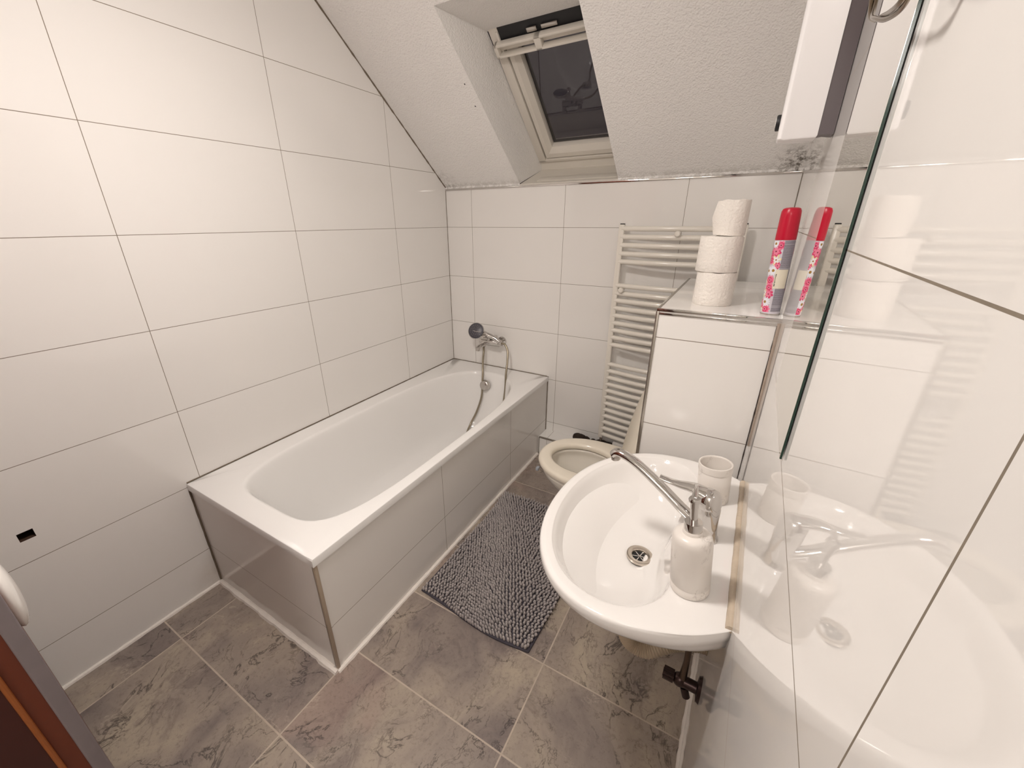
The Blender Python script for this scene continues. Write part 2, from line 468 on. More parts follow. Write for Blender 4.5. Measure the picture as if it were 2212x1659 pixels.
# ------------------------------------------------------------------ lamp (above the frame), added fill light in the hall
HALL_FILL_STRENGTH = 10.0
def make_lamp(x, y, label, s=1.0, e=LAMP_STRENGTH):
    m_opal, _nt, _b = new_mat('opal_glass')
    _b.inputs['Base Color'].default_value = (0.9, 0.88, 0.85, 1)
    _b.inputs['Emission Color'].default_value = LAMP_COLOR
    _b.inputs['Emission Strength'].default_value = e
    t = thing('ceiling_lamp', label, 'lamp', (x, y, LAMP_POS[2] + 0.045))
    prof = [(0.001, -0.054), (0.05, -0.053), (0.085, -0.048), (0.106, -0.036), (0.114, -0.024), (0.112, -0.012)]
    MB().lathe([(r * s, z) for r, z in prof], n=40).build('lamp_shade', m_opal, t)
    MB().lathe([(0.0001, -0.014), (0.118 * s, -0.014), (0.122 * s, -0.008), (0.122 * s, -0.001), (0.0001, -0.001)], n=40).build('base', m_white_pl, t)
    MB().tube([(0, 0, -0.001), (0, 0, 2.345 - LAMP_POS[2] - 0.045)], 0.006, 10).build('stem', m_white_pl, t)
make_lamp(LAMP_POS[0], LAMP_POS[1], 'round opal glass lamp on a short stem under the flat bathroom ceiling')
def make_hall_fill():  # unseen globe, added behind the camera to brighten the far end of the room
    t = thing('hall_fill_globe', 'unseen globe added as fill light in the hall behind the doorway', 'lamp', (1.55, -3.45, 2.345))
    m, _n, b_ = new_mat('fill_globe_glow')
    b_.inputs['Emission Color'].default_value = LAMP_COLOR
    b_.inputs['Emission Strength'].default_value = HALL_FILL_STRENGTH
    MB().ell((0, 0, -0.305), (0.14, 0.14, 0.14), 4).build('lamp_shade', m, t)
    MB().tube([(0, 0, -0.17), (0, 0, -0.01)], 0.004, 8).build('cord', m_black, t)
    MB().lathe([(0.0001, -0.03), (0.04, -0.025), (0.045, 0.0)], n=24).build('ceiling_rose', m_white_pl, t)
make_hall_fill()

# ------------------------------------------------------------------ room shell
WR = lambda y: 1.8137 + 0.0275 * y          # right wall plane, slightly out of square
TH = -math.atan(0.0275)
SN = Vector((0, 0.79, 1)).normalized()      # outward normal of the roof slope
ST = Vector((0, -1, 0.79)).normalized()     # up the slope
S0 = Vector((0, 0, 1.61))
def sl(x, t, o=0.0): return Vector((x, 0, 0)) + S0 + ST * t + SN * o
def slz(y): return 1.61 - 0.79 * y

o = MB().box(-0.12, 2.1, -4.2, 0.12, -0.12, 0.0).build('floor', m_floor, smooth=False)
struct(o, 'grey brown veined stone tile floor with pale grout', 'floor')

# left wall with its small cut-out
mb = MB()
ys = [-2.6, -2.127, -2.094, 0.0]; zs = [0.0, 0.554, 0.582, 2.45]
for i in range(3):
    for j in range(3):
        if i == 1 and j == 1: continue
        mb.face([(0, ys[i], zs[j]), (0, ys[i+1], zs[j]), (0, ys[i+1], zs[j+1]), (0, ys[i], zs[j+1])])
y0, y1, z0, z1 = ys[1], ys[2], zs[1], zs[2]
for a, b_ in (((y0, z0), (y1, z0)), ((y1, z0), (y1, z1)), ((y1, z1), (y0, z1)), ((y0, z1), (y0, z0))):
    mb.face([(0, a[0], a[1]), (0, b_[0], b_[1]), (-0.05, b_[0], b_[1]), (-0.05, a[0], a[1])], 1)
mb.face([(-0.05, y0, z0), (-0.05, y1, z0), (-0.05, y1, z1), (-0.05, y0, z1)], 1)
mb.face([(-0.12, -2.6, 0), (-0.12, 0.0, 0), (-0.12, 0.0, 2.45), (-0.12, -2.6, 2.45)])
mb.face([(0, -2.6, 0), (-0.12, -2.6, 0), (-0.12, -2.6, 2.45), (0, -2.6, 2.45)])
mb.face([(0, 0, 0), (-0.12, 0, 0), (-0.12, 0, 2.45), (0, 0, 2.45)])
o = mb.build('wall_left', [m_tile_left, simple('hole_brick', srgb(70, 48, 34), 0.9, noise=0.5, nscale=80)], smooth=False)
struct(o, 'white tiled wall along the bathtub with a small square cut-out', 'wall')

o = MB().box(-0.12, 1.98, 0.0, 0.12, 0.0, 1.598).build('wall_back', m_tile_back, smooth=False)
struct(o, 'low white tiled wall under the sloping ceiling', 'wall')
o = MB().prism([(WR(0.12), 0.12), (2.0, 0.12), (2.0, -2.6), (WR(-2.6), -2.6)], 0, 2.45).build('wall_right', m_tile_right, smooth=False)
struct(o, 'glossy white tiled wall behind the washbasin and mirror', 'wall')
mb = MB().box(-0.12, 0.86, -2.248, -2.5, 0, 2.45)
mb.box(0.86, 1.76, -2.248, -2.5, 2.05, 2.45)
o = mb.build('wall_front', simple('front_wall_paint', (0.74, 0.70, 0.66, 1), 0.6), smooth=False)
struct(o, 'wall holding the doorway', 'wall')

mb = MB().box(-0.12, 0.0, -2.5, -4.1, 0, 2.45).box(1.98, 2.1, -2.6, -4.1, 0, 2.45).box(-0.12, 2.1, -4.1, -4.2, 0, 2.45)
o = mb.build('wall_hall', simple('hall_paint', (0.80, 0.77, 0.73, 1), 0.7), smooth=False)
struct(o, 'hall walls behind the camera', 'wall')

# sloping ceiling with the skylight shaft
XL, XR = 0.517, 1.052
YT = -0.688; TT = -YT / 0.785
def ceiling():
    mb = MB()
    yf = -(2.345 - 1.61) / 0.79
    def pz(x, y): return (x, y, slz(y))
    # slope panels
    mb.face([pz(-0.12, 0.0), pz(XL, 0.0), pz(0.508, YT), pz(-0.12, YT)])
    mb.face([pz(1.062, 0.0), pz(1.98, 0.0), pz(1.98, YT), pz(1.040, YT)])
    mb.face([pz(-0.12, YT), pz(0.508, YT), pz(0.508, yf), pz(-0.12, yf)])
    mb.face([pz(0.508, YT), pz(1.040, YT), pz(1.040, yf), pz(0.508, yf)])
    mb.face([pz(1.040, YT), pz(1.98, YT), pz(1.98, yf), pz(1.040, yf)])
    # flat part
    mb.face([(-0.12, yf, 2.345), (2.1, yf, 2.345), (2.1, -4.2, 2.345), (-0.12, -4.2, 2.345)])
    # strip closing slope to wall top
    mb.face([(-0.12, 0.0, 1.61), (XL, 0.0, 1.61), (XL, 0.0, 1.596), (-0.12, 0.0, 1.596)])
    mb.face([(1.062, 0.0, 1.61), (1.98, 0.0, 1.61), (1.98, 0.0, 1.596), (1.062, 0.0, 1.596)])
    # shaft: left cheek, right cheek, soffit
    fbl, ftl = sl(0.566, -0.046, 0.2), Vector((0.553, -0.385, 2.160))
    fbr, ftr = sl(1.125, -0.046, 0.2), Vector((1.115, -0.385, 2.160))
    mb.face([pz(XL, 0.0), pz(0.508, YT), ftl, fbl, Vector((0.560, 0.19, 1.690))])
    mb.face([pz(1.062, 0.0), pz(1.040, YT), ftr, fbr, Vector((1.125, 0.19, 1.690))])
    mb.face([pz(0.508, YT), pz(1.040, YT), ftr, ftl])
    return mb.build('ceiling', m_plaster, smooth=False)
struct(ceiling(), 'rough plastered sloping ceiling with a skylight shaft', 'ceiling')

# window_1 : skylight
w = bpy.data.objects.new('window_1', None); C.objects.link(w); struct(w, 'white framed roof window at night in the sloping ceiling', 'window')
ax_x, ax_t, ax_n = (1, 0, 0), tuple(ST), tuple(SN)
def sbox(mb, x0, x1, t0, t1, o0, o1, bevel=0.0, mi=0):
    return mb.obox(sl((x0+x1)/2, (t0+t1)/2, (o0+o1)/2), ax_x, ax_t, ax_n, x1-x0, t1-t0, o1-o0, bevel=bevel, mi=mi)
# sill: white board with a vertical apron
mb = MB()
mb.face([(XL, 0.0, 1.606), (1.062, 0.0, 1.606), (1.125, 0.19, 1.690), (0.560, 0.19, 1.690)])
mb.face([(XL, 0.0, 1.606), (1.062, 0.0, 1.606), (1.062, 0.001, 1.599), (XL, 0.001, 1.599)])
mb.face([(0.560, 0.19, 1.690), (1.125, 0.19, 1.690), sl(1.125, -0.046, 0.2), sl(0.566, -0.046, 0.2)])
mb.build('window_sill', m_frame, w, smooth=False)
mb = MB()
mb.obox((0.83, 0.052, 1.6305), (1, 0, 0), (0, 0.19, 0.084), (0, -0.084, 0.19), 0.44, 0.060, 0.003, bevel=0.001)
mb.build('sill_strip', m_frame, w)
mb = MB()
sbox(mb, 0.562, 0.604, -0.05, 0.66, 0.185, 0.27, 0.002)
sbox(mb, 1.09, 1.13, -0.05, 0.66, 0.185, 0.27, 0.002)
sbox(mb, 0.562, 1.13, -0.052, -0.034, 0.185, 0.27, 0.002)
mb.build('window_frame', m_frame, w)
# sash: four bevelled bars
def sash_ring(x0, x1, t0, t1, o): return [sl(x0, t0, o), sl(x1, t0, o), sl(x1, t1, o), sl(x0, t1, o)]
mb = MB()
mb.loft([sash_ring(0.610, 1.085, -0.030, 0.64, 0.26), sash_ring(0.610, 1.085, -0.030, 0.64, 0.192), sash_ring(0.614, 1.081, -0.026, 0.636, 0.188),
         sash_ring(0.634, 1.061, 0.000, 0.61, 0.188), sash_ring(0.658, 1.037, 0.030, 0.60, 0.204), sash_ring(0.660, 1.035, 0.032, 0.598, 0.215), sash_ring(0.660, 1.035, 0.032, 0.598, 0.26)])
mb.build('sash', m_frame, w, smooth=False)
mb = MB()
sbox(mb, 0.655, 1.045, 0.025, 0.605, 0.230, 0.234)
mb.build('pane', m_glass, w, smooth=False)
mb = MB()
sbox(mb, 0.655, 0.676, 0.030, 0.60, 0.2365, 0.238); sbox(mb, 0.655, 1.04, 0.030, 0.046, 0.2365, 0.238)
mb.build('glazing_seal', m_black, w, smooth=False)
# ventilation bar along the top with two slots
mb = MB()
b0, b1 = 0.553, 0.607
sbox(mb, 0.578, 1.10, b1 - 0.011, b1, 0.150, 0.180, 0.003)
sbox(mb, 0.578, 1.10, b0, b0 + 0.010, 0.150, 0.180, 0.003)
sbox(mb, 0.578, 0.594, b0, b1, 0.150, 0.180, 0.003)
sbox(mb, 0.765, 0.795, b0, b1, 0.150, 0.180, 0.003)
sbox(mb, 1.085, 1.10, b0, b1, 0.150, 0.180, 0.003)
sbox(mb, 0.583, 1.095, b0 + 0.018, b1 - 0.003, 0.172, 0.180, 0.001)
vb = mb.build('ventilation_bar', m_frame, w)
mb = MB()
for xx in (0.60, 1.09): sbox(mb, xx - 0.005, xx + 0.005, b0 + 0.005, 0.64, 0.176, 0.20, 0.001)
mb.build('bar_arm', m_frame, vb)
mb = MB()
sbox(mb, 0.606, 1.09, 0.600, 0.70, 0.184, 0.1845)
mb.build('ventilation_gap', m_black, w, smooth=False)
mb = MB()
sbox(mb, 0.735, 0.780, 0.612, 0.630, 0.174, 0.183, 0.003); sbox(mb, 0.800, 0.870, 0.614, 0.630, 0.174, 0.183, 0.003)
mb.build('lock', m_chrome_dull, w)

# chrome strip on the back wall top, wall corners and joints
def trim(i, mb, m, label, cat='trim'):
    o = mb.build('trim_%d' % i, m); return struct(o, label, cat)
mb = MB().box(0.0, WR(0), -0.005, 0.0, 1.590, 1.600, bevel=0.0015)
trim(1, mb, m_chrome, 'chrome edge strip along the top of the low back wall')

# tub surround
TX, TY = 0.7412, -1.7145
mb = MB().box(TX - 0.02, TX - 0.0055, TY + 0.006, 0.0, 0.0, 0.474)
mb.box(0.0, TX - 0.004, TY + 0.006, TY + 0.022, 0.0, 0.474)
o = mb.build('wall_tub', m_tile_tub, smooth=False)
struct(o, 'tiled apron around the bathtub', 'wall')
mb = MB().box(TX - 0.013, TX - 0.0015, TY + 0.0025, TY + 0.0135, 0.004, 0.474, bevel=0.0012)
trim(2, mb, simple('corner_profile', srgb(168, 152, 134), 0.4), 'metal corner profile on the tiled tub apron')

# uneven sealant beads on the floor
def bead(pts, r, name_i, m, label, jit=0.25, n=8, step=0.02, seed=1):
    rnd = random.Random(seed); P = [Vector(p) for p in pts]; path = []; rad = []
    for a, b_ in zip(P, P[1:]):
        L = (b_ - a).length; k = max(2, int(L / step))
        for i in range(k):
            path.append(a.lerp(b_, i / k)); rad.append(r * (1 + rnd.uniform(-jit, jit) * 0.6))
    path.append(P[-1]); rad.append(r)
    mb = MB().tube(path, rad, n)
    return trim(name_i, mb, m, label)
bead([(0.001, -2.24, 0.001), (0.001, TY - 0.004, 0.001)], 0.009, 3, m_bead, 'white sealant line where the left wall meets the floor')
bead([(0.003, TY, 0.0), (TX * 0.5, TY + 0.001, 0.0), (TX, TY - 0.001, 0.0)], 0.0125, 4, m_bead, 'wide white sealant line at the foot of the tub end', 0.35, seed=4)
bead([(TX - 0.001, TY, 0.0), (TX - 0.001, -0.13, 0.0)], 0.0095, 5, m_bead, 'white sealant line along the foot of the tub front', 0.22, seed=9)
bead([(WR(-0.9) - 0.001, -0.9, 0.0), (WR(-2.2) - 0.001, -2.2, 0.0)], 0.0075, 6, m_bead, 'white sealant line where the right wall meets the floor', 0.3, seed=5)
bead([(0.0, -0.001, 0.505), (0.0, -0.001, 1.592)], 0.0022, 7, m_joint, 'grey joint in the corner of left wall and back wall', 0.2)
bead([(0.0, TY + 0.004, 0.0), (0.0, TY + 0.004, 0.47)], 0.0042, 8, m_joint, 'grey joint between tub end and left wall', 0.2)
bead([(TX - 0.004, -0.001, 0.12), (TX - 0.004, -0.001, 0.50)], 0.003, 9, m_joint, 'grey joint between tub front and back wall', 0.2)
bead([(0.0, 0.0, 1.61), (0.0, -0.93, 2.345)], 0.0045, 10, m_joint, 'rough grey joint where the left wall meets the slope', 0.6, seed=3)
bead([(WR(0), 0.0, 1.17), (WR(0), 0.0, 1.595)], 0.002, 11, m_joint, 'grey joint in the corner of back wall and right wall', 0.2)

# boxed-in cistern
BX, BY, BZ = 1.470, -0.901, 1.164
o = MB().prism([(BX, BY), (WR(BY) + 0.01, BY), (WR(-0.105) + 0.01, -0.105), (BX, -0.105)], 0, BZ).build('wall_cistern', m_tile_box, smooth=False)
struct(o, 'tiled box hiding the cistern, paper rolls and spray can on top', 'wall')
mb = MB()
mb.box(BX - 0.002, WR(BY), BY - 0.0035, BY + 0.007, BZ - 0.006, BZ + 0.0025, bevel=0.001)
mb.box(BX - 0.002, WR(BY), BY - 0.0030, BY, BZ - 0.016, BZ - 0.010, bevel=0.0006)
trim(12, mb, m_chrome, 'chrome edge strip along the top front of the cistern box')
mb = MB().box(BX - 0.004, BX + 0.006, BY - 0.0035, BY + 0.006, 0.0, BZ - 0.006, bevel=0.0015)
trim(13, mb, m_trim, 'metal edge strip up the front corner of the cistern box')
mb = MB().box(BX - 0.0035, BX + 0.005, BY + 0.007, -0.105, BZ - 0.007, BZ + 0.002, bevel=0.0015)
trim(14, mb, m_trim, 'metal edge strip along the left top edge of the cistern box')
mb = MB().tube([(WR(BY) - 0.002, BY, 0.775), (WR(BY) - 0.003, BY - 0.001, 0.95), (WR(BY) - 0.004, BY - 0.001, 1.155)], [0.003, 0.004, 0.0055], 8)
trim(15, mb, simple('sealant_dirty', srgb(176, 160, 146), 0.4, noise=0.3, nscale=18), 'sealant joint between cistern box and right wall')
bead([(WR(BY) - 0.008, BY - 0.0015, 0.62), (WR(BY) - 0.008, BY - 0.0015, 1.150)], 0.0014, 16, simple('joint_dark', srgb(54, 44, 38), 0.7), 'dark crack beside the cistern box', 0.5, seed=8)

# plinth behind the toilet
o = MB().box(TX - 0.004, BX, -0.113, 0.0, 0.0, 0.12).build('wall_plinth', m_tile_plinth, smooth=False)
struct(o, 'low tiled ledge between tub and cistern box', 'wall')
mb = MB().box(TX, BX, -0.1155, -0.105, 0.113, 0.1215, bevel=0.001)
mb.box(TX - 0.001, TX + 0.004, -0.1155, -0.112, 0.0, 0.12, bevel=0.001)
trim(17, mb, m_trim, 'metal edge strip on the low ledge')

# ------------------------------------------------------------------ door
d = bpy.data.objects.new('door_1', None); C.objects.link(d); d.location = (0.87, -2.2035, 0)
struct(d, 'brown wooden door edge with grey strip and white knob at the left', 'door')
MB().box(-0.83, 0.0, -0.0405, -0.0005, 0.008, 2.0, bevel=0.002).build('door_leaf', m_wood, d)
MB().box(-0.01, 0.0035, -0.0185, 0.0, 0.008, 2.0, bevel=0.003, seg=3).build('door_seal', m_seal, d, label='grey seal strip')
MB().tube([(0.001, -0.0415, 0.01), (0.001, -0.0415, 2.0)], 0.0035, 8).build('door_bead', m_wood_light, d)
kb = MB()
kb.ell((-0.070, 0.004, 0.905), (0.045, 0.0135, 0.068), 3)
kb.build('door_knob', simple('white_glaze', (0.85, 0.81, 0.77, 1), 0.12, coat=0.4), d, label='rounded white knob')
mb = MB().box(0.855, 0.872, -2.2465, -2.52, 0.0, 2.06, bevel=0.003)
trim(18, mb, m_wood_dark, 'dark brown door jamb')

# ------------------------------------------------------------------ bathtub
def make_tub():
    t = thing('bathtub', 'white enamel built-in bathtub along the left wall', 'bathtub', (0, 0, 0))
    outer = [(0.002, -0.002), (TX, -0.002), (TX, TY), (0.002, TY)]
    # inner rim: narrower and rounder at the tap end
    half = []
    c = (0.395, -0.87)
    inner = []
    for k in range(200):
        a = 2 * pi * k / 200; ca, sa = cos(a), sin(a)
        if sa >= 0: n, b_ = 2.7, 0.755
        else: n, b_ = 4.6, 0.762
        x = c[0] + 0.302 * math.copysign(abs(ca) ** (2 / n), ca)
        y = c[1] + b_ * math.copysign(abs(sa) ** (2 / n), sa)
        inner.append((x, y))
    angs = [2 * pi * k / 160 for k in range(160)] + [math.atan2(y - c[1], x - c[0]) % (2 * pi) for x, y in outer]
    angs = sorted(angs)
    def ring(poly, z, s=1.0, cx=None, grow=0.0):
        out = []
        for a in angs:
            x, y = cast(poly, c, a)
            out.append((x, y, z))
        return out
    def irng(z, sx, sy, dy=0.0, dx=0.0):
        return [((x - c[0]) * sx + c[0] + dx, (y - c[1]) * sy + c[1] + dy, z) for x, y, _ in ring(inner, 0)]
    o2 = [(0.004, -0.004), (TX - 0.003, -0.004), (TX - 0.003, TY + 0.003), (0.004, TY + 0.003)]
    rings = [ring(o2, 0.468), ring(outer, 0.4695), ring(outer, 0.4935), ring([(0.0035, -0.0035), (TX - 0.0015, -0.0035), (TX - 0.0015, TY + 0.0015), (0.0035, TY + 0.0015)], 0.4975), ring([(0.006, -0.006), (TX - 0.005, -0.006), (TX - 0.005, TY + 0.005), (0.006, TY + 0.005)], 0.4995)]
    bowl = smooth_rings([irng(0.4995, 1.035, 1.012), irng(0.498, 1.0, 1.0), irng(0.488, 0.972, 0.988), irng(0.455, 0.945, 0.972, 0.004), irng(0.36, 0.90, 0.93, 0.018),
                         irng(0.24, 0.845, 0.865, 0.045), irng(0.15, 0.78, 0.79, 0.07), irng(0.105, 0.66, 0.70, 0.08), irng(0.090, 0.45, 0.55, 0.08), irng(0.086, 0.2, 0.25, 0.08)], 5)
    MB().loft(rings + bowl, False, True).build('basin', m_enamel, t, angle=32)
    # overflow plate with knob
    yy = -0.150
    MB().lathe([(0.0001, 0.028), (0.026, 0.027), (0.032, 0.022), (0.034, 0.012), (0.036, 0.006), (0.036, 0.0)], c=(0.362, yy, 0.418), n=36, axis=(0, -1, 0.10)).build('overflow_knob', m_chrome_dull, t, label='round chrome overflow knob')
    MB().lathe([(0.0001, 0.004), (0.030, 0.004), (0.034, 0.0)], c=(0.39, -0.40, 0.0885), n=30).build('drain', m_chrome, t)
make_tub()
bead([(0.001, TY + 0.003, 0.5005), (0.001, -0.003, 0.5005), (TX - 0.01, -0.003, 0.5005)], 0.0028, 19, m_joint, 'grey sealant joint between tub rim and walls', 0.25, seed=6)
bead([(TX - 0.004, TY + 0.004, 0.472), (TX - 0.004, -0.004, 0.472)], 0.0022, 20, simple('joint_brown', srgb(98, 84, 68), 0.7), 'thin dark joint under the tub rim', 0.2)

# ------------------------------------------------------------------ bath mixer with hand shower
def make_mixer():
    t = thing('bath_mixer', 'chrome bath mixer tap on the back wall above the tub', 'tap', (0.34, 0, 0.69))
    mb = MB()
    mb.tube([(-0.075, -0.055, -0.005), (-0.072, -0.055, -0.005), (0.072, -0.055, -0.005), (0.078, -0.055, -0.005)], [0.020, 0.0250, 0.0250, 0.020], 24)
    for x in (-0.062, 0.062):
        mb.lathe([(0.0001, 0.0), (0.032, 0.0), (0.030, 0.008), (0.016, 0.012), (0.015, 0.045)], c=(x, 0, -0.005), axis=(0, -1, 0), n=24)
    mb.build('tap_body', m_chrome, t)
    MB().tube([(-0.035, -0.060, -0.01), (-0.037, -0.085, -0.018), (-0.040, -0.125, -0.026), (-0.040, -0.140, -0.034), (-0.040, -0.141, -0.048)], [0.020, 0.0185, 0.0165, 0.0165, 0.015], 18, flat=0.9).build('spout', m_chrome, t)
    MB().tube([(0.0, -0.06, 0.010), (0.0, -0.063, 0.028), (0.0, -0.085, 0.040), (-0.004, -0.14, 0.046)], [0.019, 0.018, 0.011, 0.008], 14, flat=0.75).build('lever', m_chrome, t)
    MB().lathe([(0.010, 0.0), (0.010, 0.014), (0.007, 0.022)], c=(-0.045, -0.052, -0.024), axis=(0, 0, -1), n=16, cap1=True).build('hose_outlet', m_chrome_dull, t)
    MB().box(0.018, 0.045, -0.068, -0.028, 0.012, 0.042, bevel=0.006).build('shower_cradle', m_chrome, t)
    s = thing('hand_shower', 'chrome hand shower with grey spray face resting on the bath mixer', 'shower head', (0.30, -0.11, 0.765))
    hd = Vector((0.22, -0.88, 0.42)).normalized()
    c0 = Vector((-0.020, -0.01, 0.0))
    prof = [(0.0001, -0.022), (0.020, -0.021), (0.040, -0.014), (0.051, -0.004), (0.054, 0.003), (0.050, 0.008)]
    MB().lathe(prof, c=c0, axis=hd, n=36).build('shower_head', m_chrome, s)
    f = MB().lathe([(0.0495, 0.0075), (0.047, 0.0095), (0.0001, 0.0105)], c=c0, axis=hd, n=36).build('spray_face', m_showerface, s, label='dark grey spray face')
    u_ = hd.cross(Vector((0, 0, 1))).normalized(); w_ = hd.cross(u_); nb = MB()
    for rr_, nn in ((0.012, 6), (0.024, 12), (0.036, 18)):
        for k in range(nn):
            a_ = 2*pi*k/nn; nb.ell(tuple(c0 + hd * 0.0105 + (u_ * cos(a_) + w_ * sin(a_)) * rr_), (0.0018, 0.0018, 0.0018), 1)
    nb.build('nozzles', m_chrome_dull, f)
    MB().tube([(-0.034 + c0.x + 0.0, c0.y - 0.012, 0.004), (0.0 + c0.x, c0.y - 0.012, 0.001), (0.040 + c0.x, c0.y - 0.009, 0.000)], 0.0022, 8).build('face_stripe', m_chrome, f)
    MB().tube(catmull([(0.005, 0.000, -0.010), (0.035, 0.02, -0.022), (0.075, 0.035, -0.040), (0.115, 0.040, -0.062), (0.138, 0.040, -0.074)], 4), [0.019] * 4 + [0.016] * 4 + [0.0145] * 4 + [0.012] * 5, 18).build('handle', m_chrome, s)
    # hose: out of the mixer, down into the tub and back up to the handle
    pts = [(0.295, -0.060, 0.644), (0.299, -0.068, 0.610), (0.315, -0.105, 0.56), (0.336, -0.142, 0.50), (0.346, -0.165, 0.43), (0.346, -0.18, 0.34), (0.325, -0.21, 0.24), (0.300, -0.25, 0.16), (0.32, -0.33, 0.115), (0.40, -0.40, 0.108), (0.50, -0.38, 0.12),
           (0.538, -0.27, 0.22), (0.522, -0.20, 0.33), (0.518, -0.165, 0.43), (0.512, -0.145, 0.52), (0.503, -0.112, 0.59), (0.488, -0.082, 0.65), (0.462, -0.070, 0.688), (0.437, -0.070, 0.691)]
    cm = catmull(pts, 10)
    MB().tube([p - Vector((0.30, -0.11, 0.765)) for p in cm], 0.0068, 10).build('shower_hose', m_hose, s, label='flexible metal hose hanging in a loop into the tub')
make_mixer()

# ------------------------------------------------------------------ towel radiator
def make_radiator():
    t = thing('towel_radiator', 'white ladder towel radiator on the back wall beside the cistern box', 'radiator', (1.385, -0.075, 0.20))
    X0, X1 = 1.127, 1.650
    for x in (X0, X1):
        p = MB().box(x - 1.385 - 0.0135, x - 1.385 + 0.0135, -0.016, 0.016, 0.012, 1.198, bevel=0.005, seg=3).build('post', m_rad, t)
        MB().box(x - 1.385 - 0.009, x - 1.385 + 0.011, -0.011, 0.011, 1.1975, 1.2025, bevel=0.001).build('post_cap', m_black, p, label='small black plug')
    zs = [1.379, 1.341, 1.302, 1.262, 1.224, 1.106, 1.067, 1.029, 0.989, 0.950, 0.910, 0.870, 0.830, 0.790, 0.677, 0.637, 0.597, 0.557, 0.518, 0.478, 0.438, 0.398, 0.358, 0.317, 0.277, 0.236]
    for z in zs:
        pts = []
        for i in range(13):
            u = i / 12; pts.append((X0 - 1.385 + u * (X1 - X0), -0.004 - 0.036 * sin(pi * u), z - 0.20))
        MB().tube(pts, 0.0124, 14).build('bar', m_rad, t)
    for x, z in ((1.392, 1.358), (1.160, 1.086)):
        c = (x - 1.385, -0.012 - 0.036 * sin(pi * (x - X0) / (X1 - X0)), z - 0.20)
        MB().lathe([(0.0001, 0.022), (0.010, 0.021), (0.0135, 0.016), (0.0135, 0.010), (0.006, 0.006), (0.006, -0.055)], c=c, axis=(0, -1, 0), n=24).build('wall_bracket', m_rad, t)
    return t
make_radiator()

# foam-wrapped pipe and valve under the radiator
def make_pipe():
    t = thing('heating_pipe', 'dark foam wrapped heating pipe on the ledge under the radiator', 'pipe', (1.2, -0.06, 0.12))
    rnd = random.Random(3)
    pts, rad = [], []
    for i in range(40):
        u = i / 39; pts.append((-0.235 + u * 0.50, -0.012 * sin(u * 9), 0.030 + 0.008 * sin(u * 23))); rad.append(0.018 + rnd.uniform(0, 0.008) + (0.008 if i < 5 else 0))
    MB().tube(pts, rad, 10).build('pipe_foam', m_foam, t)
    MB().ell((-0.215, 0, 0.042), (0.022, 0.018, 0.026), 2).ell((-0.165, 0, 0.035), (0.028, 0.02, 0.024), 2).ell((-0.12, 0, 0.034), (0.02, 0.02, 0.02), 2).build('foam_scrap', m_foam, t)
    v = MB().box(0.005, 0.085, -0.040, -0.002, 0.055, 0.085, bevel=0.004)
    v.build('valve_housing', m_white_pl, t, label='white valve housing')
    MB().tube([(-0.075, 0, 0.05), (-0.073, 0.0, 0.088)], 0.009, 12).build('valve_stem', m_chrome_dull, t)
    MB().tube([(0.085, -0.02, 0.062), (0.25, -0.02, 0.062)], 0.010, 12).build('copper_pipe', simple('pipe_brown', srgb(92, 70, 50), 0.4, metal=0.5), t)
make_pipe()

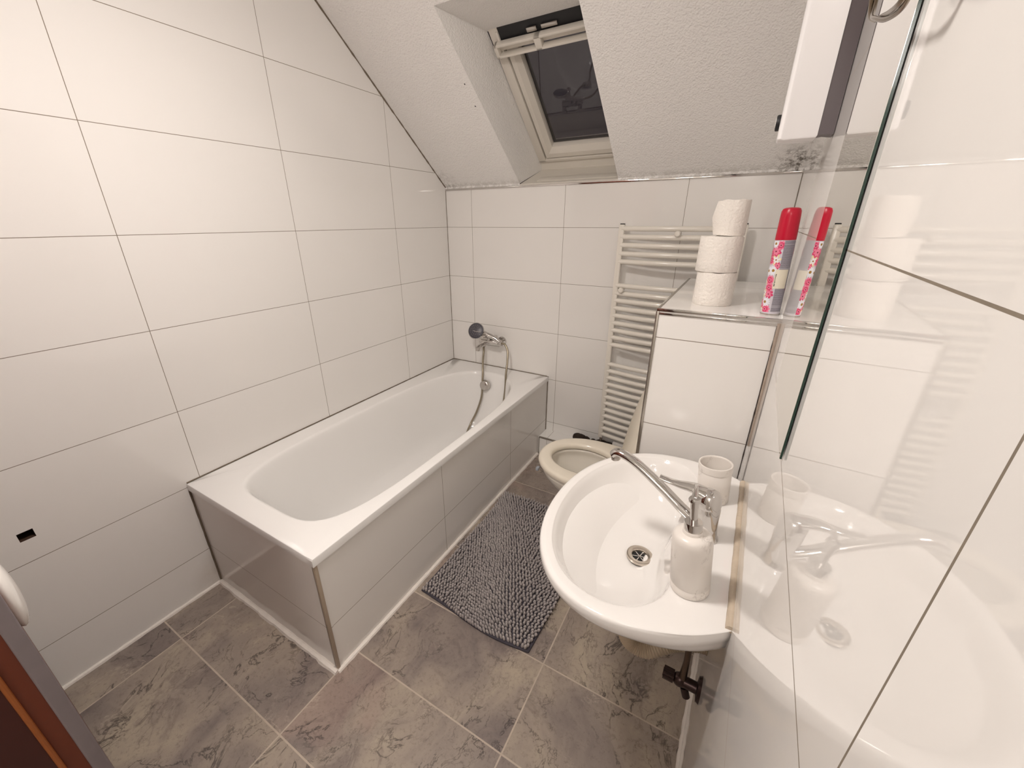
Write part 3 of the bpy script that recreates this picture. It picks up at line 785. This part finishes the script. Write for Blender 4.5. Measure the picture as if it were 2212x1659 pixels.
# ------------------------------------------------------------------ toilet
def make_toilet():
    cy = -0.69
    t = thing('toilet', 'wall hung toilet with cream seat, lid raised against the cistern box', 'toilet', (1.466, cy, 0))
    # local: x negative away from the box
    def egg(z, L, W_, x0=0.0, dx=0.0, N=64):
        out = []
        for k in range(N):
            a = 2*pi*k/N
            ca, sa = cos(a), sin(a)
            cx = -L * 0.47
            if ca < 0: x = cx + (L * 0.53) * math.copysign(abs(ca) ** 0.95, ca); y = W_/2 * math.copysign(abs(sa) ** 0.95, sa)
            else: x = cx + (L * 0.47) * math.copysign(abs(ca) ** 0.6, ca); y = W_/2 * math.copysign(abs(sa) ** 0.80, sa)
            out.append((min(x + dx, 0.0), y, z))
        return out
    outer = [egg(0.10, 0.15, 0.16, dx=0.0), egg(0.105, 0.19, 0.19), egg(0.15, 0.235, 0.22), egg(0.22, 0.285, 0.26), egg(0.29, 0.355, 0.310), egg(0.345, 0.415, 0.350), egg(0.375, 0.434, 0.364), egg(0.388, 0.437, 0.366), egg(0.396, 0.430, 0.358)]
    def hole(z, s, dz=0):
        N = 64; return [(-0.247 + 0.154 * s * cos(2*pi*k/N), 0.122 * s * sin(2*pi*k/N), z) for k in range(N)]
    inner = [hole(0.396, 1.0), hole(0.388, 0.97), hole(0.36, 1.0), hole(0.31, 0.88), hole(0.25, 0.62), hole(0.20, 0.35), hole(0.185, 0.12)]
    rings = smooth_rings(outer, 3) + smooth_rings(inner, 3)
    MB().loft(rings, True, True).build('bowl', m_toilet, t, angle=60)
    # seat ring
    prof = [(1.0, 0.404), (1.01, 0.412), (1.0, 0.422), (0.965, 0.4285), (0.93, 0.430)]
    so = [[((x + 0.20) * s - 0.20, y * s, z) for x, y, _ in egg(0, 0.450, 0.380)] for s, z in prof]
    def sh(z, s): return [(-0.250 + 0.142 * s * cos(2*pi*k/64), 0.112 * s * sin(2*pi*k/64), z) for k in range(64)]
    si = [sh(0.4295, 1.12), sh(0.426, 1.04), sh(0.414, 1.0), sh(0.405, 1.02)]
    MB().loft(so + si + [so[0]]).build('seat', m_seat, t, angle=60)
    for y in (-0.075, 0.075):
        MB().tube([(-0.040, y - 0.02, 0.432), (-0.040, y + 0.02, 0.432)], 0.011, 14).build('hinge', m_seat, t)
    # lid, leaning back
    ln = Vector((0.075, 0, 0.365)); u = ln.normalized(); nrm = Vector((-u.z, 0, u.x))
    base = Vector((-0.078, 0, 0.418))
    def lid(s, th):
        out = []
        for k in range(64):
            a = 2*pi*k/64; h = 0.20 + 0.20 * s * cos(a) ; w = 0.178 * s * math.copysign(abs(sin(a)) ** 0.75, sin(a))
            p = base + u * h + nrm * th; out.append((min(p.x - w * 0.20, -0.004), w, p.z))
        return out
    MB().loft([lid(0.96, 0.0), lid(1.0, 0.004), lid(1.0, 0.014), lid(0.96, 0.019)], True, True).build('lid', simple('lid_plastic', (0.80, 0.735, 0.625, 1), 0.5, spec=0.3), t, angle=60)
    # freshener clip over the rim
    f = thing('toilet_freshener', 'small clear rim block on a wire clip at the front of the toilet bowl', 'freshener', (1.046, -0.790, 0.396))
    MB().tube([(0.030, 0.02, -0.01), (0.018, 0.012, 0.007), (-0.004, -0.002, 0.008), (-0.010, -0.006, -0.006), (-0.004, -0.004, -0.026)], 0.0018, 8).build('wire_clip', m_chrome_dull, f)
    MB().box(-0.012, 0.002, -0.014, 0.006, -0.026, -0.010, bevel=0.003).build('block', m_clear, f)
make_toilet()

# ------------------------------------------------------------------ bath mat
def make_mat():
    t = thing('bath_mat', 'grey chenille bath mat lying between the tub and the washbasin', 'bath mat', (0, 0, 0))
    A, B, Cc, D = Vector((0.775, -1.325)), Vector((1.272, -1.335)), Vector((1.300, -0.575)), Vector((0.772, -0.600))
    def P(u, v):
        bow = -0.018 * sin(pi * u) * (1 - v) ** 3 + 0.006 * sin(2 * pi * u) * (1 - v) ** 4
        p = A * (1-u) * (1-v) + B * u * (1-v) + Cc * u * v + D * (1-u) * v
        return p.x, p.y - 0.0 + bow * -1.0 * (-1)
    nu, nv = 30, 40
    mb = MB()
    rows = []
    for z in (0.0015, 0.0075):
        rows.append([[mb.bm.verts.new((*P(i / nu, j / nv), z)) for i in range(nu + 1)] for j in range(nv + 1)])
    for q in rows:
        for j in range(nv):
            for i in range(nu): mb.bm.faces.new((q[j][i], q[j][i+1], q[j+1][i+1], q[j+1][i]))
    a, b_ = rows
    for i in range(nu):
        mb.bm.faces.new((a[0][i], a[0][i+1], b_[0][i+1], b_[0][i])); mb.bm.faces.new((a[nv][i], a[nv][i+1], b_[nv][i+1], b_[nv][i]))
    for j in range(nv):
        mb.bm.faces.new((a[j][0], a[j+1][0], b_[j+1][0], b_[j][0])); mb.bm.faces.new((a[j][nu], a[j+1][nu], b_[j+1][nu], b_[j][nu]))
    mb.build('backing', m_mat_back, t, label='dark backing edge', merge=False)
    # pile: instanced template vertices
    tb = bmesh.new(); bmesh.ops.create_icosphere(tb, subdivisions=2, radius=1); tb.verts.ensure_lookup_table()
    tv = [v.co.copy() for v in tb.verts]; tf = [[v.index for v in f.verts] for f in tb.faces]; tb.free()
    V, F = [], []
    rnd = random.Random(11)
    NU, NV = 37, 66
    for j in range(NV):
        for i in range(NU):
            u = (i + 0.5 + (0.5 if j % 2 else 0) * 0.6) / (NU + 0.4) ; v = (j + 0.5) / NV
            u += rnd.uniform(-0.004, 0.004) + 0.010 * sin(v * 11 + u * 5); v += rnd.uniform(-0.002, 0.002) + 0.006 * sin(u * 9)
            u = min(max(u, 0.004), 0.996); v = min(max(v, 0.003), 0.997)
            x, y = P(u, v)
            lean = 0.004 * sin(u * 7 + v * 5)
            rr = rnd.uniform(0.0050, 0.0062)
            h = rnd.uniform(0.0085, 0.0135)
            c, s = cos(rnd.uniform(0, 3)), sin(rnd.uniform(0, 3))
            k0 = len(V); zc = 0.0075 + h * 0.75
            for p in tv:
                px, py, pz = p.x * rr, p.y * rr * 0.85, p.z * h
                V.append((x + px + lean * p.z + lean, y + py, max(zc + pz, 0.006)))
            F.extend([[a + k0 for a in f] for f in tf])
    me = bpy.data.meshes.new('pile'); me.from_pydata(V, [], F); me.materials.append(m_chenille); me.shade_smooth()
    o = bpy.data.objects.new('pile', me); C.objects.link(o); o.parent = t; o['kind'] = 'stuff'
make_mat()

# ------------------------------------------------------------------ washbasin (on the right wall)
SY = -1.33
def zr(off): return 0.750 - 0.095 * off
def make_sink():
    t = thing('washbasin', 'white oval ceramic washbasin mounted on the right wall', 'washbasin', (WR(SY), SY, 0), (0, 0, TH))
    half = [(0.0, 0.248), (0.035, 0.276), (0.07, 0.297), (0.115, 0.315), (0.16, 0.325), (0.205, 0.328), (0.25, 0.322), (0.30, 0.303), (0.345, 0.270), (0.385, 0.220), (0.415, 0.160), (0.435, 0.085), (0.442, 0.0)]
    pts = [Vector((a, b_, 0)) for a, b_ in half]
    full = pts + [Vector((p.x, -p.y, 0)) for p in pts[-2::-1]]
    sm = catmull(full, 5)
    outer = [(p.x, p.y) for p in sm]
    hi = [(0.128, 0.0), (0.120, 0.09), (0.110, 0.17), (0.118, 0.225), (0.15, 0.268), (0.195, 0.288), (0.245, 0.287), (0.295, 0.268), (0.335, 0.235), (0.370, 0.185), (0.395, 0.120), (0.408, 0.055), (0.411, 0.0)]
    pi_ = [Vector((a, b_, 0)) for a, b_ in hi]
    inner = [(p.x, p.y) for p in catmull(pi_ + [Vector((p.x, -p.y, 0)) for p in pi_[-2:0:-1]], 5, closed=True)]
    c = (0.235, 0.0)
    angs = sorted([2*pi*k/140 for k in range(140)] + [math.atan2(s * 0.248, -c[0]) % (2*pi) for s in (1, -1)])
    def ring(poly, zf, s=1.0, ctr=c, mixp=None, m=0.0):
        out = []
        for a in angs:
            x, y = cast(poly, c, a)
            if mixp:
                x2, y2 = cast(mixp, c, a); x, y = x + (x2 - x) * m, y + (y2 - y) * m
            x = (x - ctr[0]) * s + ctr[0]; y = (y - ctr[1]) * s + ctr[1]
            out.append((-x, y, zf(x) if callable(zf) else zf))
        return out
    cu = (0.06, 0.0)
    under = [ring(outer, 0.560, 0.14, (0.14, 0)), ring(outer, 0.567, 0.30, (0.12, 0)), ring(outer, 0.597, 0.55, (0.08, 0)), ring(outer, 0.636, 0.75, (0.03, 0)),
             ring(outer, 0.670, 0.90, (0.005, 0)), ring(outer, lambda x: zr(x) - 0.040, 0.972, (0.0, 0)), ring(outer, lambda x: zr(x) - 0.022, 0.998, (0, 0)), ring(outer, lambda x: zr(x) - 0.010, 1.0, (0, 0)),
             ring(outer, lambda x: zr(x) - 0.003, 0.994, (0, 0)), ring(outer, lambda x: zr(x), 0.980, (0, 0))]
    top = [ring(outer, lambda x: zr(x) + 0.001, 1, mixp=inner, m=0.45), ring(outer, lambda x: zr(x) - 0.0005, 1, mixp=inner, m=0.88), ring(inner, lambda x: zr(x) - 0.004)]
    dc = (0.200, 0.0)
    bowl = [ring(inner, lambda x: zr(x) - 0.015, 0.965, dc), ring(inner, lambda x: zr(x) - 0.040, 0.915, dc), ring(inner, lambda x: zr(x) - 0.072, 0.83, dc), ring(inner, 0.6270, 0.70, dc), ring(inner, 0.6110, 0.52, dc),
            ring(inner, 0.6015, 0.33, dc), ring(inner, 0.5975, 0.17, dc), ring(inner, 0.590, 0.09, dc)]
    rings = smooth_rings(under + top + bowl, 4)
    MB().loft(rings, True, True).build('basin', m_ceramic, t, angle=65)
    # waste
    dx = -0.200
    d_ = MB().lathe([(0.0335, 0.5975), (0.0328, 0.6030), (0.029, 0.6040), (0.0205, 0.6010), (0.0195, 0.599), (0.0185, 0.590)], c=(dx, 0, 0), n=40).build('drain', m_steel, t, label='steel drain ring')
    MB().lathe([(0.0187, 0.5945), (0.0001, 0.5945)], c=(dx, 0, 0), n=24).build('drain_hole', m_black, d_)
    mb = MB()
    for k in range(6):
        a = pi * k / 3 + 0.3
        mb.obox((dx + cos(a) * 0.0095, sin(a) * 0.0095, 0.5960), (cos(a), sin(a), 0), (-sin(a), cos(a), 0), (0, 0, 1), 0.018, 0.0024, 0.002)
    mb.lathe([(0.0001, 0.600), (0.0036, 0.5985), (0.004, 0.5955)], c=(dx, 0, 0), n=16)
    mb.build('drain_grate', m_chrome, d_)
    # yellowed silicone against the wall
    rnd = random.Random(2)
    pts, rad = [], []
    for i in range(60):
        u = i / 59; pts.append((-0.003, -0.250 + 0.498 * u, zr(0) + 0.000)); rad.append(0.0095 * (1 + 0.05 * sin(i * 0.7) + rnd.uniform(-0.03, 0.03)) * 0.8)
    MB().tube(pts, rad, 10).build('silicone_joint', m_bead_old, t, label='yellowed silicone joint')
make_sink()

def on_sink(off, dy):
    """world point on the basin deck"""
    y = SY + dy; return Vector((WR(y) - off, y, zr(off)))

TILT = -math.atan(0.095)
def make_basin_tap():
    p = on_sink(0.067, -0.020)
    t = thing('basin_mixer', 'chrome single lever mixer tap with long curved spout on the washbasin', 'tap', (p.x, p.y, p.z + 0.0012), (0, TILT, TH))
    MB().lathe([(0.0001, 0.0), (0.0265, 0.0), (0.0262, 0.004), (0.0235, 0.008), (0.0225, 0.03), (0.0235, 0.055), (0.0250, 0.070), (0.0255, 0.082), (0.024, 0.092)], n=40, cap1=True).build('tap_body', m_chrome, t)
    # spout: swings out towards the far left, dips then rises
    d = Vector((-0.965, 0.26, 0)).normalized()
    prof = [(0.014, 0.028), (0.05, 0.048), (0.10, 0.083), (0.145, 0.112), (0.180, 0.131), (0.210, 0.140), (0.228, 0.140), (0.236, 0.132)]
    cm = catmull([d * a + Vector((0, 0, z)) for a, z in prof], 6)
    n = len(cm)
    MB().tube(cm, [0.0145 - 0.001 * sin(pi * i / n) for i in range(n)], 20, flat=0.80).build('spout', m_chrome, t)
    e = cm[-1]
    MB().lathe([(0.0105, 0.0), (0.0115, -0.006), (0.0115, -0.014), (0.0095, -0.016), (0.0001, -0.014)], c=e + Vector((0.003, 0, 0)), axis=(-0.12, 0, 1), n=24).build('aerator', m_chrome_dull, t)
    # cap and lever
    cap = MB().lathe([(0.0250, 0.086), (0.0262, 0.094), (0.0255, 0.106), (0.021, 0.118), (0.012, 0.1245), (0.0001, 0.126)], n=36)
    cap.build('handle_cap', m_chrome, t)
    lv = catmull([(0.004, 0, 0.110), (-0.028, 0.0, 0.122), (-0.06, 0.0, 0.124), (-0.088, 0.0, 0.128), (-0.104, 0.0, 0.132)], 5)
    n = len(lv)
    MB().tube(lv, [0.0225 - 0.0125 * min(1, i / (n * 0.60)) for i in range(n)], 20, flat=0.55).build('lever', m_chrome, t)
make_basin_tap()

def make_dispenser():
    p = on_sink(0.077, -0.182)
    t = thing('soap_dispenser', 'white marble look soap dispenser with chrome pump on the washbasin edge', 'soap dispenser', (p.x, p.y, p.z + 0.001), (0.0, TILT - 0.02, TH))
    prof = [(0.0001, 0.0), (0.0340, 0.0), (0.0355, 0.0015), (0.0360, 0.006), (0.0360, 0.0175), (0.0353, 0.0182), (0.0353, 0.0190), (0.0360, 0.0197), (0.0360, 0.105), (0.0356, 0.116), (0.0338, 0.1245), (0.030, 0.1295), (0.0225, 0.1318), (0.0180, 0.132), (0.0176, 0.1335), (0.0176, 0.1365), (0.0168, 0.138), (0.0001, 0.138)]
    MB().lathe(prof, n=56).build('bottle', m_marble, t, angle=60)
    col = MB().lathe([(0.0160, 0.137), (0.0160, 0.153), (0.0155, 0.1555), (0.0001, 0.1555)], n=36).build('collar', m_chrome, t)
    pm = MB().lathe([(0.0068, 0.1555), (0.0068, 0.185), (0.0074, 0.1855), (0.0074, 0.197), (0.0100, 0.1985), (0.0106, 0.203), (0.0088, 0.2065), (0.0001, 0.2075)], n=28).build('pump_head', m_chrome, t)
    MB().tube([(0.0, 0.0, 0.2025), (-0.0015, 0.020, 0.2042), (-0.003, 0.040, 0.2042), (-0.0035, 0.048, 0.200)], [0.0058, 0.0050, 0.0044, 0.0038], 14).build('nozzle', m_chrome, pm)
make_dispenser()

def make_cup():
    p = on_sink(0.068, 0.143)
    t = thing('toothbrush_cup', 'white marble look cup on the far end of the washbasin', 'cup', (p.x, p.y, p.z + 0.001), (0.0, TILT, TH))
    prof = [(0.0001, 0.0), (0.0352, 0.0), (0.0366, 0.002), (0.0380, 0.085), (0.0374, 0.0856), (0.0374, 0.0864), (0.0390, 0.087), (0.0392, 0.102), (0.0385, 0.1045), (0.0362, 0.105), (0.0345, 0.1035), (0.0340, 0.100), (0.0325, 0.012), (0.028, 0.008), (0.0001, 0.007)]
    MB().lathe(prof, n=56).build('tumbler', m_marble, t, angle=50)
make_cup()

# waste hose and angle valve below
def make_under():
    t = thing('waste_hose', 'pale ribbed flexible waste hose curving under the washbasin', 'waste hose', (WR(SY), SY, 0), (0, 0, TH))
    path = catmull([(-0.2, 0.0, 0.50), (-0.2, -0.012, 0.42), (-0.203, -0.030, 0.365), (-0.182, -0.036, 0.325), (-0.138, -0.030, 0.318), (-0.085, 0.000, 0.345), (-0.035, 0.010, 0.375), (0.0, 0.012, 0.385)], 36)
    rad = [0.0215 + 0.0014 * sin(i * pi / 2.0) for i in range(len(path))]
    MB().tube(path, rad, 22).build('ribbed_tube', m_trap, t, angle=80)
    MB().lathe([(0.024, 0.49), (0.028, 0.495), (0.028, 0.53), (0.020, 0.535), (0.020, 0.57)], c=(-0.2, 0, 0), n=28).build('coupling', m_white_pl, t)
    yv = -1.40
    v = thing('angle_valve', 'aged dark angle valve with ribbed handle on the wall under the washbasin', 'valve', (WR(yv), yv, 0.325), (0, 0, TH))
    v.scale = (1.2, 1.2, 1.2)
    MB().lathe([(0.0001, 0.0), (0.027, 0.0), (0.024, 0.006), (0.012, 0.008), (0.012, 0.04)], c=(0, 0, 0), axis=(-1, 0, 0), n=24).build('wall_rose', m_valve, v)
    MB().tube([(-0.006, 0, 0), (-0.05, 0, 0)], 0.0105, 14).ell((-0.040, 0, 0), (0.015, 0.014, 0.015), 3).build('valve_body', m_valve, v)
    mb = MB()
    for k in range(8):
        a = 2*pi*k/8; mb.tube([(-0.052, cos(a) * 0.009, sin(a) * 0.009), (-0.073, cos(a) * 0.009, sin(a) * 0.009)], 0.0045, 8)
    mb.tube([(-0.050, 0, 0), (-0.074, 0, 0)], 0.009, 12)
    mb.build('valve_handle', m_valve, v)
    MB().tube([(-0.036, 0, 0.0), (-0.036, 0.0, 0.06), (-0.038, 0.006, 0.12), (-0.042, 0.012, 0.185)], [0.0085, 0.006, 0.006, 0.006], 12).build('supply_tube', m_copper, v)
    MB().tube([(-0.030, -0.004, -0.01), (-0.022, -0.006, -0.032)], 0.008, 12).build('valve_outlet', m_valve, v)
make_under()

# ------------------------------------------------------------------ mirror
def make_mirror():
    ya, yb = -1.238, -1.562
    t = thing('wall_mirror', 'frameless mirror with green glass edge on the right wall above the washbasin', 'mirror', (WR((ya+yb)/2), (ya+yb)/2, 1.0905), (0, 0, TH))
    h = (ya - yb) / 2
    MB().box(-0.0042, -0.0016, -h, h, 0.0, 0.86).build('glass', m_glassedge, t, smooth=False, label='green glass edge')
    MB().box(-0.0045, -0.0043, -h + 0.0008, h - 0.0008, 0.0008, 0.859).build('silvering', m_mirror, t, smooth=False)
    MB().box(-0.0016, 0.0, -h + 0.03, h - 0.03, 0.04, 0.80).build('backing', m_white_pl, t, smooth=False)
make_mirror()

# tall wall light, next to the mirror
def make_unit():
    y0 = -0.962
    t = thing('wall_lamp', 'tall white rounded wall light on a dark back rail, beside the mirror', 'lamp', (WR(y0), y0, 1.585), (0, 0, TH))
    # local: -x out of the wall, +y towards the back wall
    def pill(z, s=1.0):
        out = []
        x0, x1, w, r = -0.106, -0.030, 0.072, 0.016
        pts = [(x1, 0.0), (x0 + r, 0.0)]
        for k in range(1, 8): a = pi/2 * k / 8; pts.append((x0 + r - r * sin(a), r - r * cos(a)))
        for k in range(8): a = pi/2 * k / 8; pts.append((x0 + r - r * cos(a), w - r + r * sin(a)))
        pts += [(x0 + r, w), (x1 - r, w)]
        for k in range(1, 8): a = pi/2 * k / 8; pts.append((x1 - r + r * sin(a), w - r + r * cos(a)))
        cx, cy = (x0 + x1)/2, w/2
        return [((x - cx) * s + cx, (y - cy) * s + cy, z) for x, y in pts]
    MB().loft([pill(0.0, 0.93), pill(0.003, 1.0), pill(0.62, 1.0)], True, True).build('shade', m_unit, t, angle=45)
    mb = MB()
    mb.prism([(-0.030, 0.002), (-0.001, 0.002), (-0.001, 0.060), (-0.012, 0.045), (-0.020, 0.035), (-0.030, 0.045)], 0.004, 0.62)
    mb.build('back_rail', simple('rail_dark', srgb(88, 78, 80), 0.4), t, smooth=False, label='dark back rail')
    k = MB().lathe([(0.0001, 0.006), (0.013, 0.006), (0.0150, 0.008), (0.0165, 0.006), (0.0165, 0.0), (0.0001, 0.0)], c=(-0.106, 0.034, 0.040), axis=(-1, 0, 0), n=32)
    k.build('switch_knob', m_black, t, label='round black knob')
    MB().lathe([(0.0001, 0.0095), (0.0105, 0.009), (0.0125, 0.0072)], c=(-0.106, 0.034, 0.040), axis=(-1, 0, 0), n=32).build('knob_face', m_white_pl, t)
make_unit()

# twisted wire hook on the mirror
def make_hook():
    pts0 = [(1.748, -1.360, 1.86), (1.745, -1.400, 1.760), (1.742, -1.440, 1.685), (1.741, -1.472, 1.642), (1.740, -1.510, 1.621), (1.739, -1.560, 1.606), (1.738, -1.62, 1.588), (1.737, -1.675, 1.576), (1.736, -1.705, 1.577), (1.735, -1.722, 1.598), (1.734, -1.730, 1.66), (1.734, -1.715, 1.76), (1.738, -1.64, 1.84), (1.744, -1.48, 1.875), (1.748, -1.360, 1.86)]
    t = thing('wire_loop', 'bent twisted wire loop hanging in front of the mirror', 'hanger', (1.74, -1.55, 1.6))
    cm = [p - Vector((1.74, -1.55, 1.6)) for p in catmull(pts0, 10)]
    for ph in (0, pi):
        path = []
        for i, p in enumerate(cm):
            a = i * 0.13 + ph
            path.append(p + Vector((cos(a) * 0.0022, 0, sin(a) * 0.0022)))
        MB().tube(path, 0.0021, 10).build('wire_strand', m_wire, t)
    # stud that holds the loop on the wall
    MB().tube([(0.008, 0.19, 0.262), (WR(-1.36) - 1.74, 0.19, 0.262)], 0.004, 12).build('stud', m_wire, t)
make_hook()

# ------------------------------------------------------------------ things on the cistern box
def make_roll(name, loc, R, H, label, tilt=0.0, core=True, flap=False, seed=1):
    t = thing(name, label, 'toilet roll', loc, (0, 0, tilt), 'toilet rolls stacked on the cistern box')
    rnd = random.Random(seed); rings = []; N = 64
    ph = [rnd.uniform(0, 6) for _ in range(4)]
    def rr(a, z): return R * (1 + 0.010 * sin(3*a + ph[0]) + 0.006 * sin(7*a + ph[1] + z * 40) + 0.004 * sin(13*a + ph[2]))
    prof = [(0.021, 0.0), (0.97, 0.0), (1.0, 0.003), (1.0, H * 0.3), (1.0, H * 0.6), (1.0, H - 0.003), (0.97, H), (0.021, H), (0.020, H * 0.5), (0.021, 0.0)]
    for r, z in prof:
        rings.append([(cos(2*pi*k/N) * (r if r < 0.1 else r * rr(2*pi*k/N, z)), sin(2*pi*k/N) * (r if r < 0.1 else r * rr(2*pi*k/N, z)), z + (0.0012 * sin(5 * 2*pi*k/N + ph[3]) if r > 0.1 and z > H * 0.9 else 0)) for k in range(N)])
    MB().loft(rings).build('paper', m_paper, t, angle=50)
    MB().lathe([(0.0196, 0.001), (0.0196, H - 0.001), (0.0185, H - 0.001), (0.0185, 0.001), (0.0196, 0.001)], n=32).build('core', m_card, t)
    if flap:
        # loose outer sheet peeling off on the left
        prof2 = []
        rows = []
        for j in range(7):
            z = H * (0.02 + 0.96 * j / 6); row = []
            for i in range(15):
                u = i / 14; a = pi * 1.02 + u * 1.35
                rad = R * (1.02 + 0.50 * (1 - u) ** 2 * (1.0 - 0.55 * abs(j - 3.2) / 3.2))
                row.append((cos(a) * rad, sin(a) * rad, z))
            rows.append(row)
        mb = MB(); th = 0.0006
        outs = [[Vector(p) for p in r] for r in rows]
        ins = [[Vector((p[0] * (1 - 0.014), p[1] * (1 - 0.014), p[2])) for p in r] for r in rows]
        mb.loft(outs, closed=False); mb.loft(ins, closed=False)
        mb.build('loose_sheet', m_paper, t, angle=60)
    return t
zc = BZ + 0.0003
make_roll('toilet_roll', (1.604, -0.728, zc), 0.057, 0.101, 'white toilet roll at the bottom of the stack on the cistern box', 0.3, seed=4)
make_roll('toilet_roll', (1.600, -0.728, zc + 0.1025), 0.060, 0.103, 'white toilet roll in the middle of the stack on the cistern box', 1.4, seed=9)
make_roll('toilet_roll', (1.620, -0.722, zc + 0.207), 0.0385, 0.099, 'half used toilet roll on top of the stack with a loose sheet', 0.0, flap=True, seed=2)

def make_can():
    t = thing('spray_can', 'pink and white floral air freshener spray can with red cap', 'spray can', (1.7625, -0.818, BZ + 0.0003), (0, -0.030, 0.0))
    R = 0.0240
    mb = MB().lathe([(0.0001, 0.002), (R - 0.003, 0.0), (R, 0.002), (R, 0.006), (R - 0.0006, 0.007), (R, 0.009), (R, 0.197), (R - 0.0012, 0.201), (R - 0.002, 0.203), (0.0001, 0.203)], n=48)
    rf = random.Random(21)
    def blob(ac, zc_, pts, e, mi):
        q = [((R + e) * cos(ac + x / R), (R + e) * sin(ac + x / R), min(max(zc_ + y, 0.0075), 0.199)) for x, y in pts]
        cen = ((R + e) * cos(ac), (R + e) * sin(ac), min(max(zc_, 0.008), 0.1985))
        n = len(q)
        if any(abs(p[2] - cen[2]) > 0.0001 for p in q):
            for i in range(n): mb.face([cen, q[i], q[(i + 1) % n]], mi)
    def flower(da, z, r, kind):
        ac = -pi / 2 + da
        cols, n, wd = {'pink': ((1, 2), 7, 0.62), 'daisy': ((3, 3), 13, 0.30), 'lily': ((4, 3), 6, 0.42), 'peony': ((2, 1, 2), 9, 0.55)}[kind]
        for li, mi in enumerate(cols):
            rr_ = r * (1 - 0.32 * li); ph = rf.uniform(0, 3)
            for k in range(n):
                a_ = 2*pi*k/n + ph; e = 0.00025 + 0.00008 * li + 0.00001 * k
                pts = []
                for j in range(10):
                    t_ = 2*pi*j/10; px = rr_ * (0.5 + 0.5 * cos(t_)); py = rr_ * wd * 0.5 * sin(t_)
                    pts.append((px * cos(a_) - py * sin(a_), px * sin(a_) + py * cos(a_)))
                cx_ = sum(p[0] for p in pts) / 10; cy_ = sum(p[1] for p in pts) / 10
                blob(ac + cx_ / R, z + cy_, [(p[0] - cx_, p[1] - cy_) for p in pts], e, mi)
        cr = r * (0.26 if kind == 'daisy' else 0.14)
        blob(ac, z, [(cr * cos(2*pi*j/10), cr * sin(2*pi*j/10)) for j in range(10)], 0.0005, 5 if kind in ('daisy', 'lily') else 6)
    for f_ in ((-0.95, 0.192, 0.013, 'daisy'), (-0.35, 0.188, 0.013, 'peony'), (-0.75, 0.172, 0.015, 'pink'), (-1.35, 0.165, 0.013, 'peony'), (-1.15, 0.148, 0.012, 'peony'), (-0.55, 0.150, 0.015, 'lily'),
               (-1.25, 0.120, 0.014, 'daisy'), (-0.62, 0.122, 0.015, 'daisy'), (-0.30, 0.135, 0.010, 'pink'), (-0.80, 0.096, 0.014, 'peony'), (-0.72, 0.076, 0.013, 'peony'), (-1.45, 0.090, 0.010, 'lily'),
               (-0.62, 0.058, 0.013, 'pink'), (-1.30, 0.060, 0.014, 'lily'), (-0.85, 0.036, 0.015, 'daisy'), (-1.35, 0.030, 0.013, 'pink'), (-0.70, 0.016, 0.014, 'peony'), (-1.2, 0.012, 0.010, 'lily'),
               (-2.0, 0.18, 0.015, 'pink'), (-2.2, 0.14, 0.014, 'daisy'), (-2.1, 0.10, 0.015, 'peony'), (-2.3, 0.06, 0.014, 'daisy'), (-2.0, 0.025, 0.014, 'pink'), (1.8, 0.17, 0.014, 'peony'), (1.9, 0.12, 0.015, 'daisy'), (1.8, 0.07, 0.014, 'pink'), (1.9, 0.03, 0.013, 'lily')):
        flower(*f_)
    fm = [simple('can_white', srgb(214, 210, 218), 0.3), simple('petal_pink', srgb(222, 66, 112), 0.35), simple('petal_rose', srgb(240, 134, 164), 0.35), simple('petal_white', srgb(240, 240, 248), 0.35),
          simple('petal_cream', srgb(246, 226, 172), 0.35), simple('flower_heart', srgb(164, 122, 44), 0.4), simple('flower_dark_heart', srgb(120, 14, 44), 0.4)]
    mb.build('can', fm, t, merge=False)
    prof = [(R + 0.0002, 0.201), (R + 0.0002, 0.215), (R - 0.001, 0.262), (R - 0.0016, 0.272), (R - 0.0045, 0.2785), (R - 0.010, 0.281), (0.0001, 0.2818)]
    MB().lathe(prof, n=48).build('cap', m_red, t, label='red cap')
    MB().lathe([(R + 0.0004, 0.0), (R + 0.0004, 0.004), (R - 0.002, 0.0045)], n=48).build('bottom_rim', m_chrome_dull, t)
    def patch(a0, a1, z0, z1, e, name, m, par, label=None):
        mb = MB(); n = 14
        rings = []
        for rad in (R + e, R + e + 0.0002):
            for z in ((z0, z1) if rad == R + e else (z1, z0)):
                rings.append([(rad * cos(a0 + (a1 - a0) * k / n), rad * sin(a0 + (a1 - a0) * k / n), z) for k in range(n + 1)])
        mb.loft(rings + [rings[0]], closed=False)
        return mb.build(name, m, par, label=label)
    a = -pi / 2
    patch(a - 0.05, a + 1.25, 0.010, 0.199, 0.0002, 'print_panel', m_textpanel, t, 'grey panel of small print')
    st = patch(a - 0.35, a + 1.0, 0.074, 0.125, 0.0006, 'price_sticker', m_sticker, t, 'cream sticker')
    for k in range(9):
        z = 0.083 + k * 0.0036
        patch(a - 0.27, a - 0.17, z, z + 0.0024, 0.0009, 'sticker_print', m_ink, st) if k == 0 else None
    mb = MB()
    rnd = random.Random(5)
    for k in range(10):
        z0 = 0.080 + k * 0.0034; a0, a1 = a - 0.27, a - 0.27 + rnd.choice((0.06, 0.09)); r_ = R + 0.00095
        mb.face([(r_ * cos(a0), r_ * sin(a0), z0), (r_ * cos(a1), r_ * sin(a1), z0), (r_ * cos(a1), r_ * sin(a1), z0 + 0.0025), (r_ * cos(a0), r_ * sin(a0), z0 + 0.0025)])
    mb.build('sticker_lettering', m_ink, st, smooth=False)
make_can()
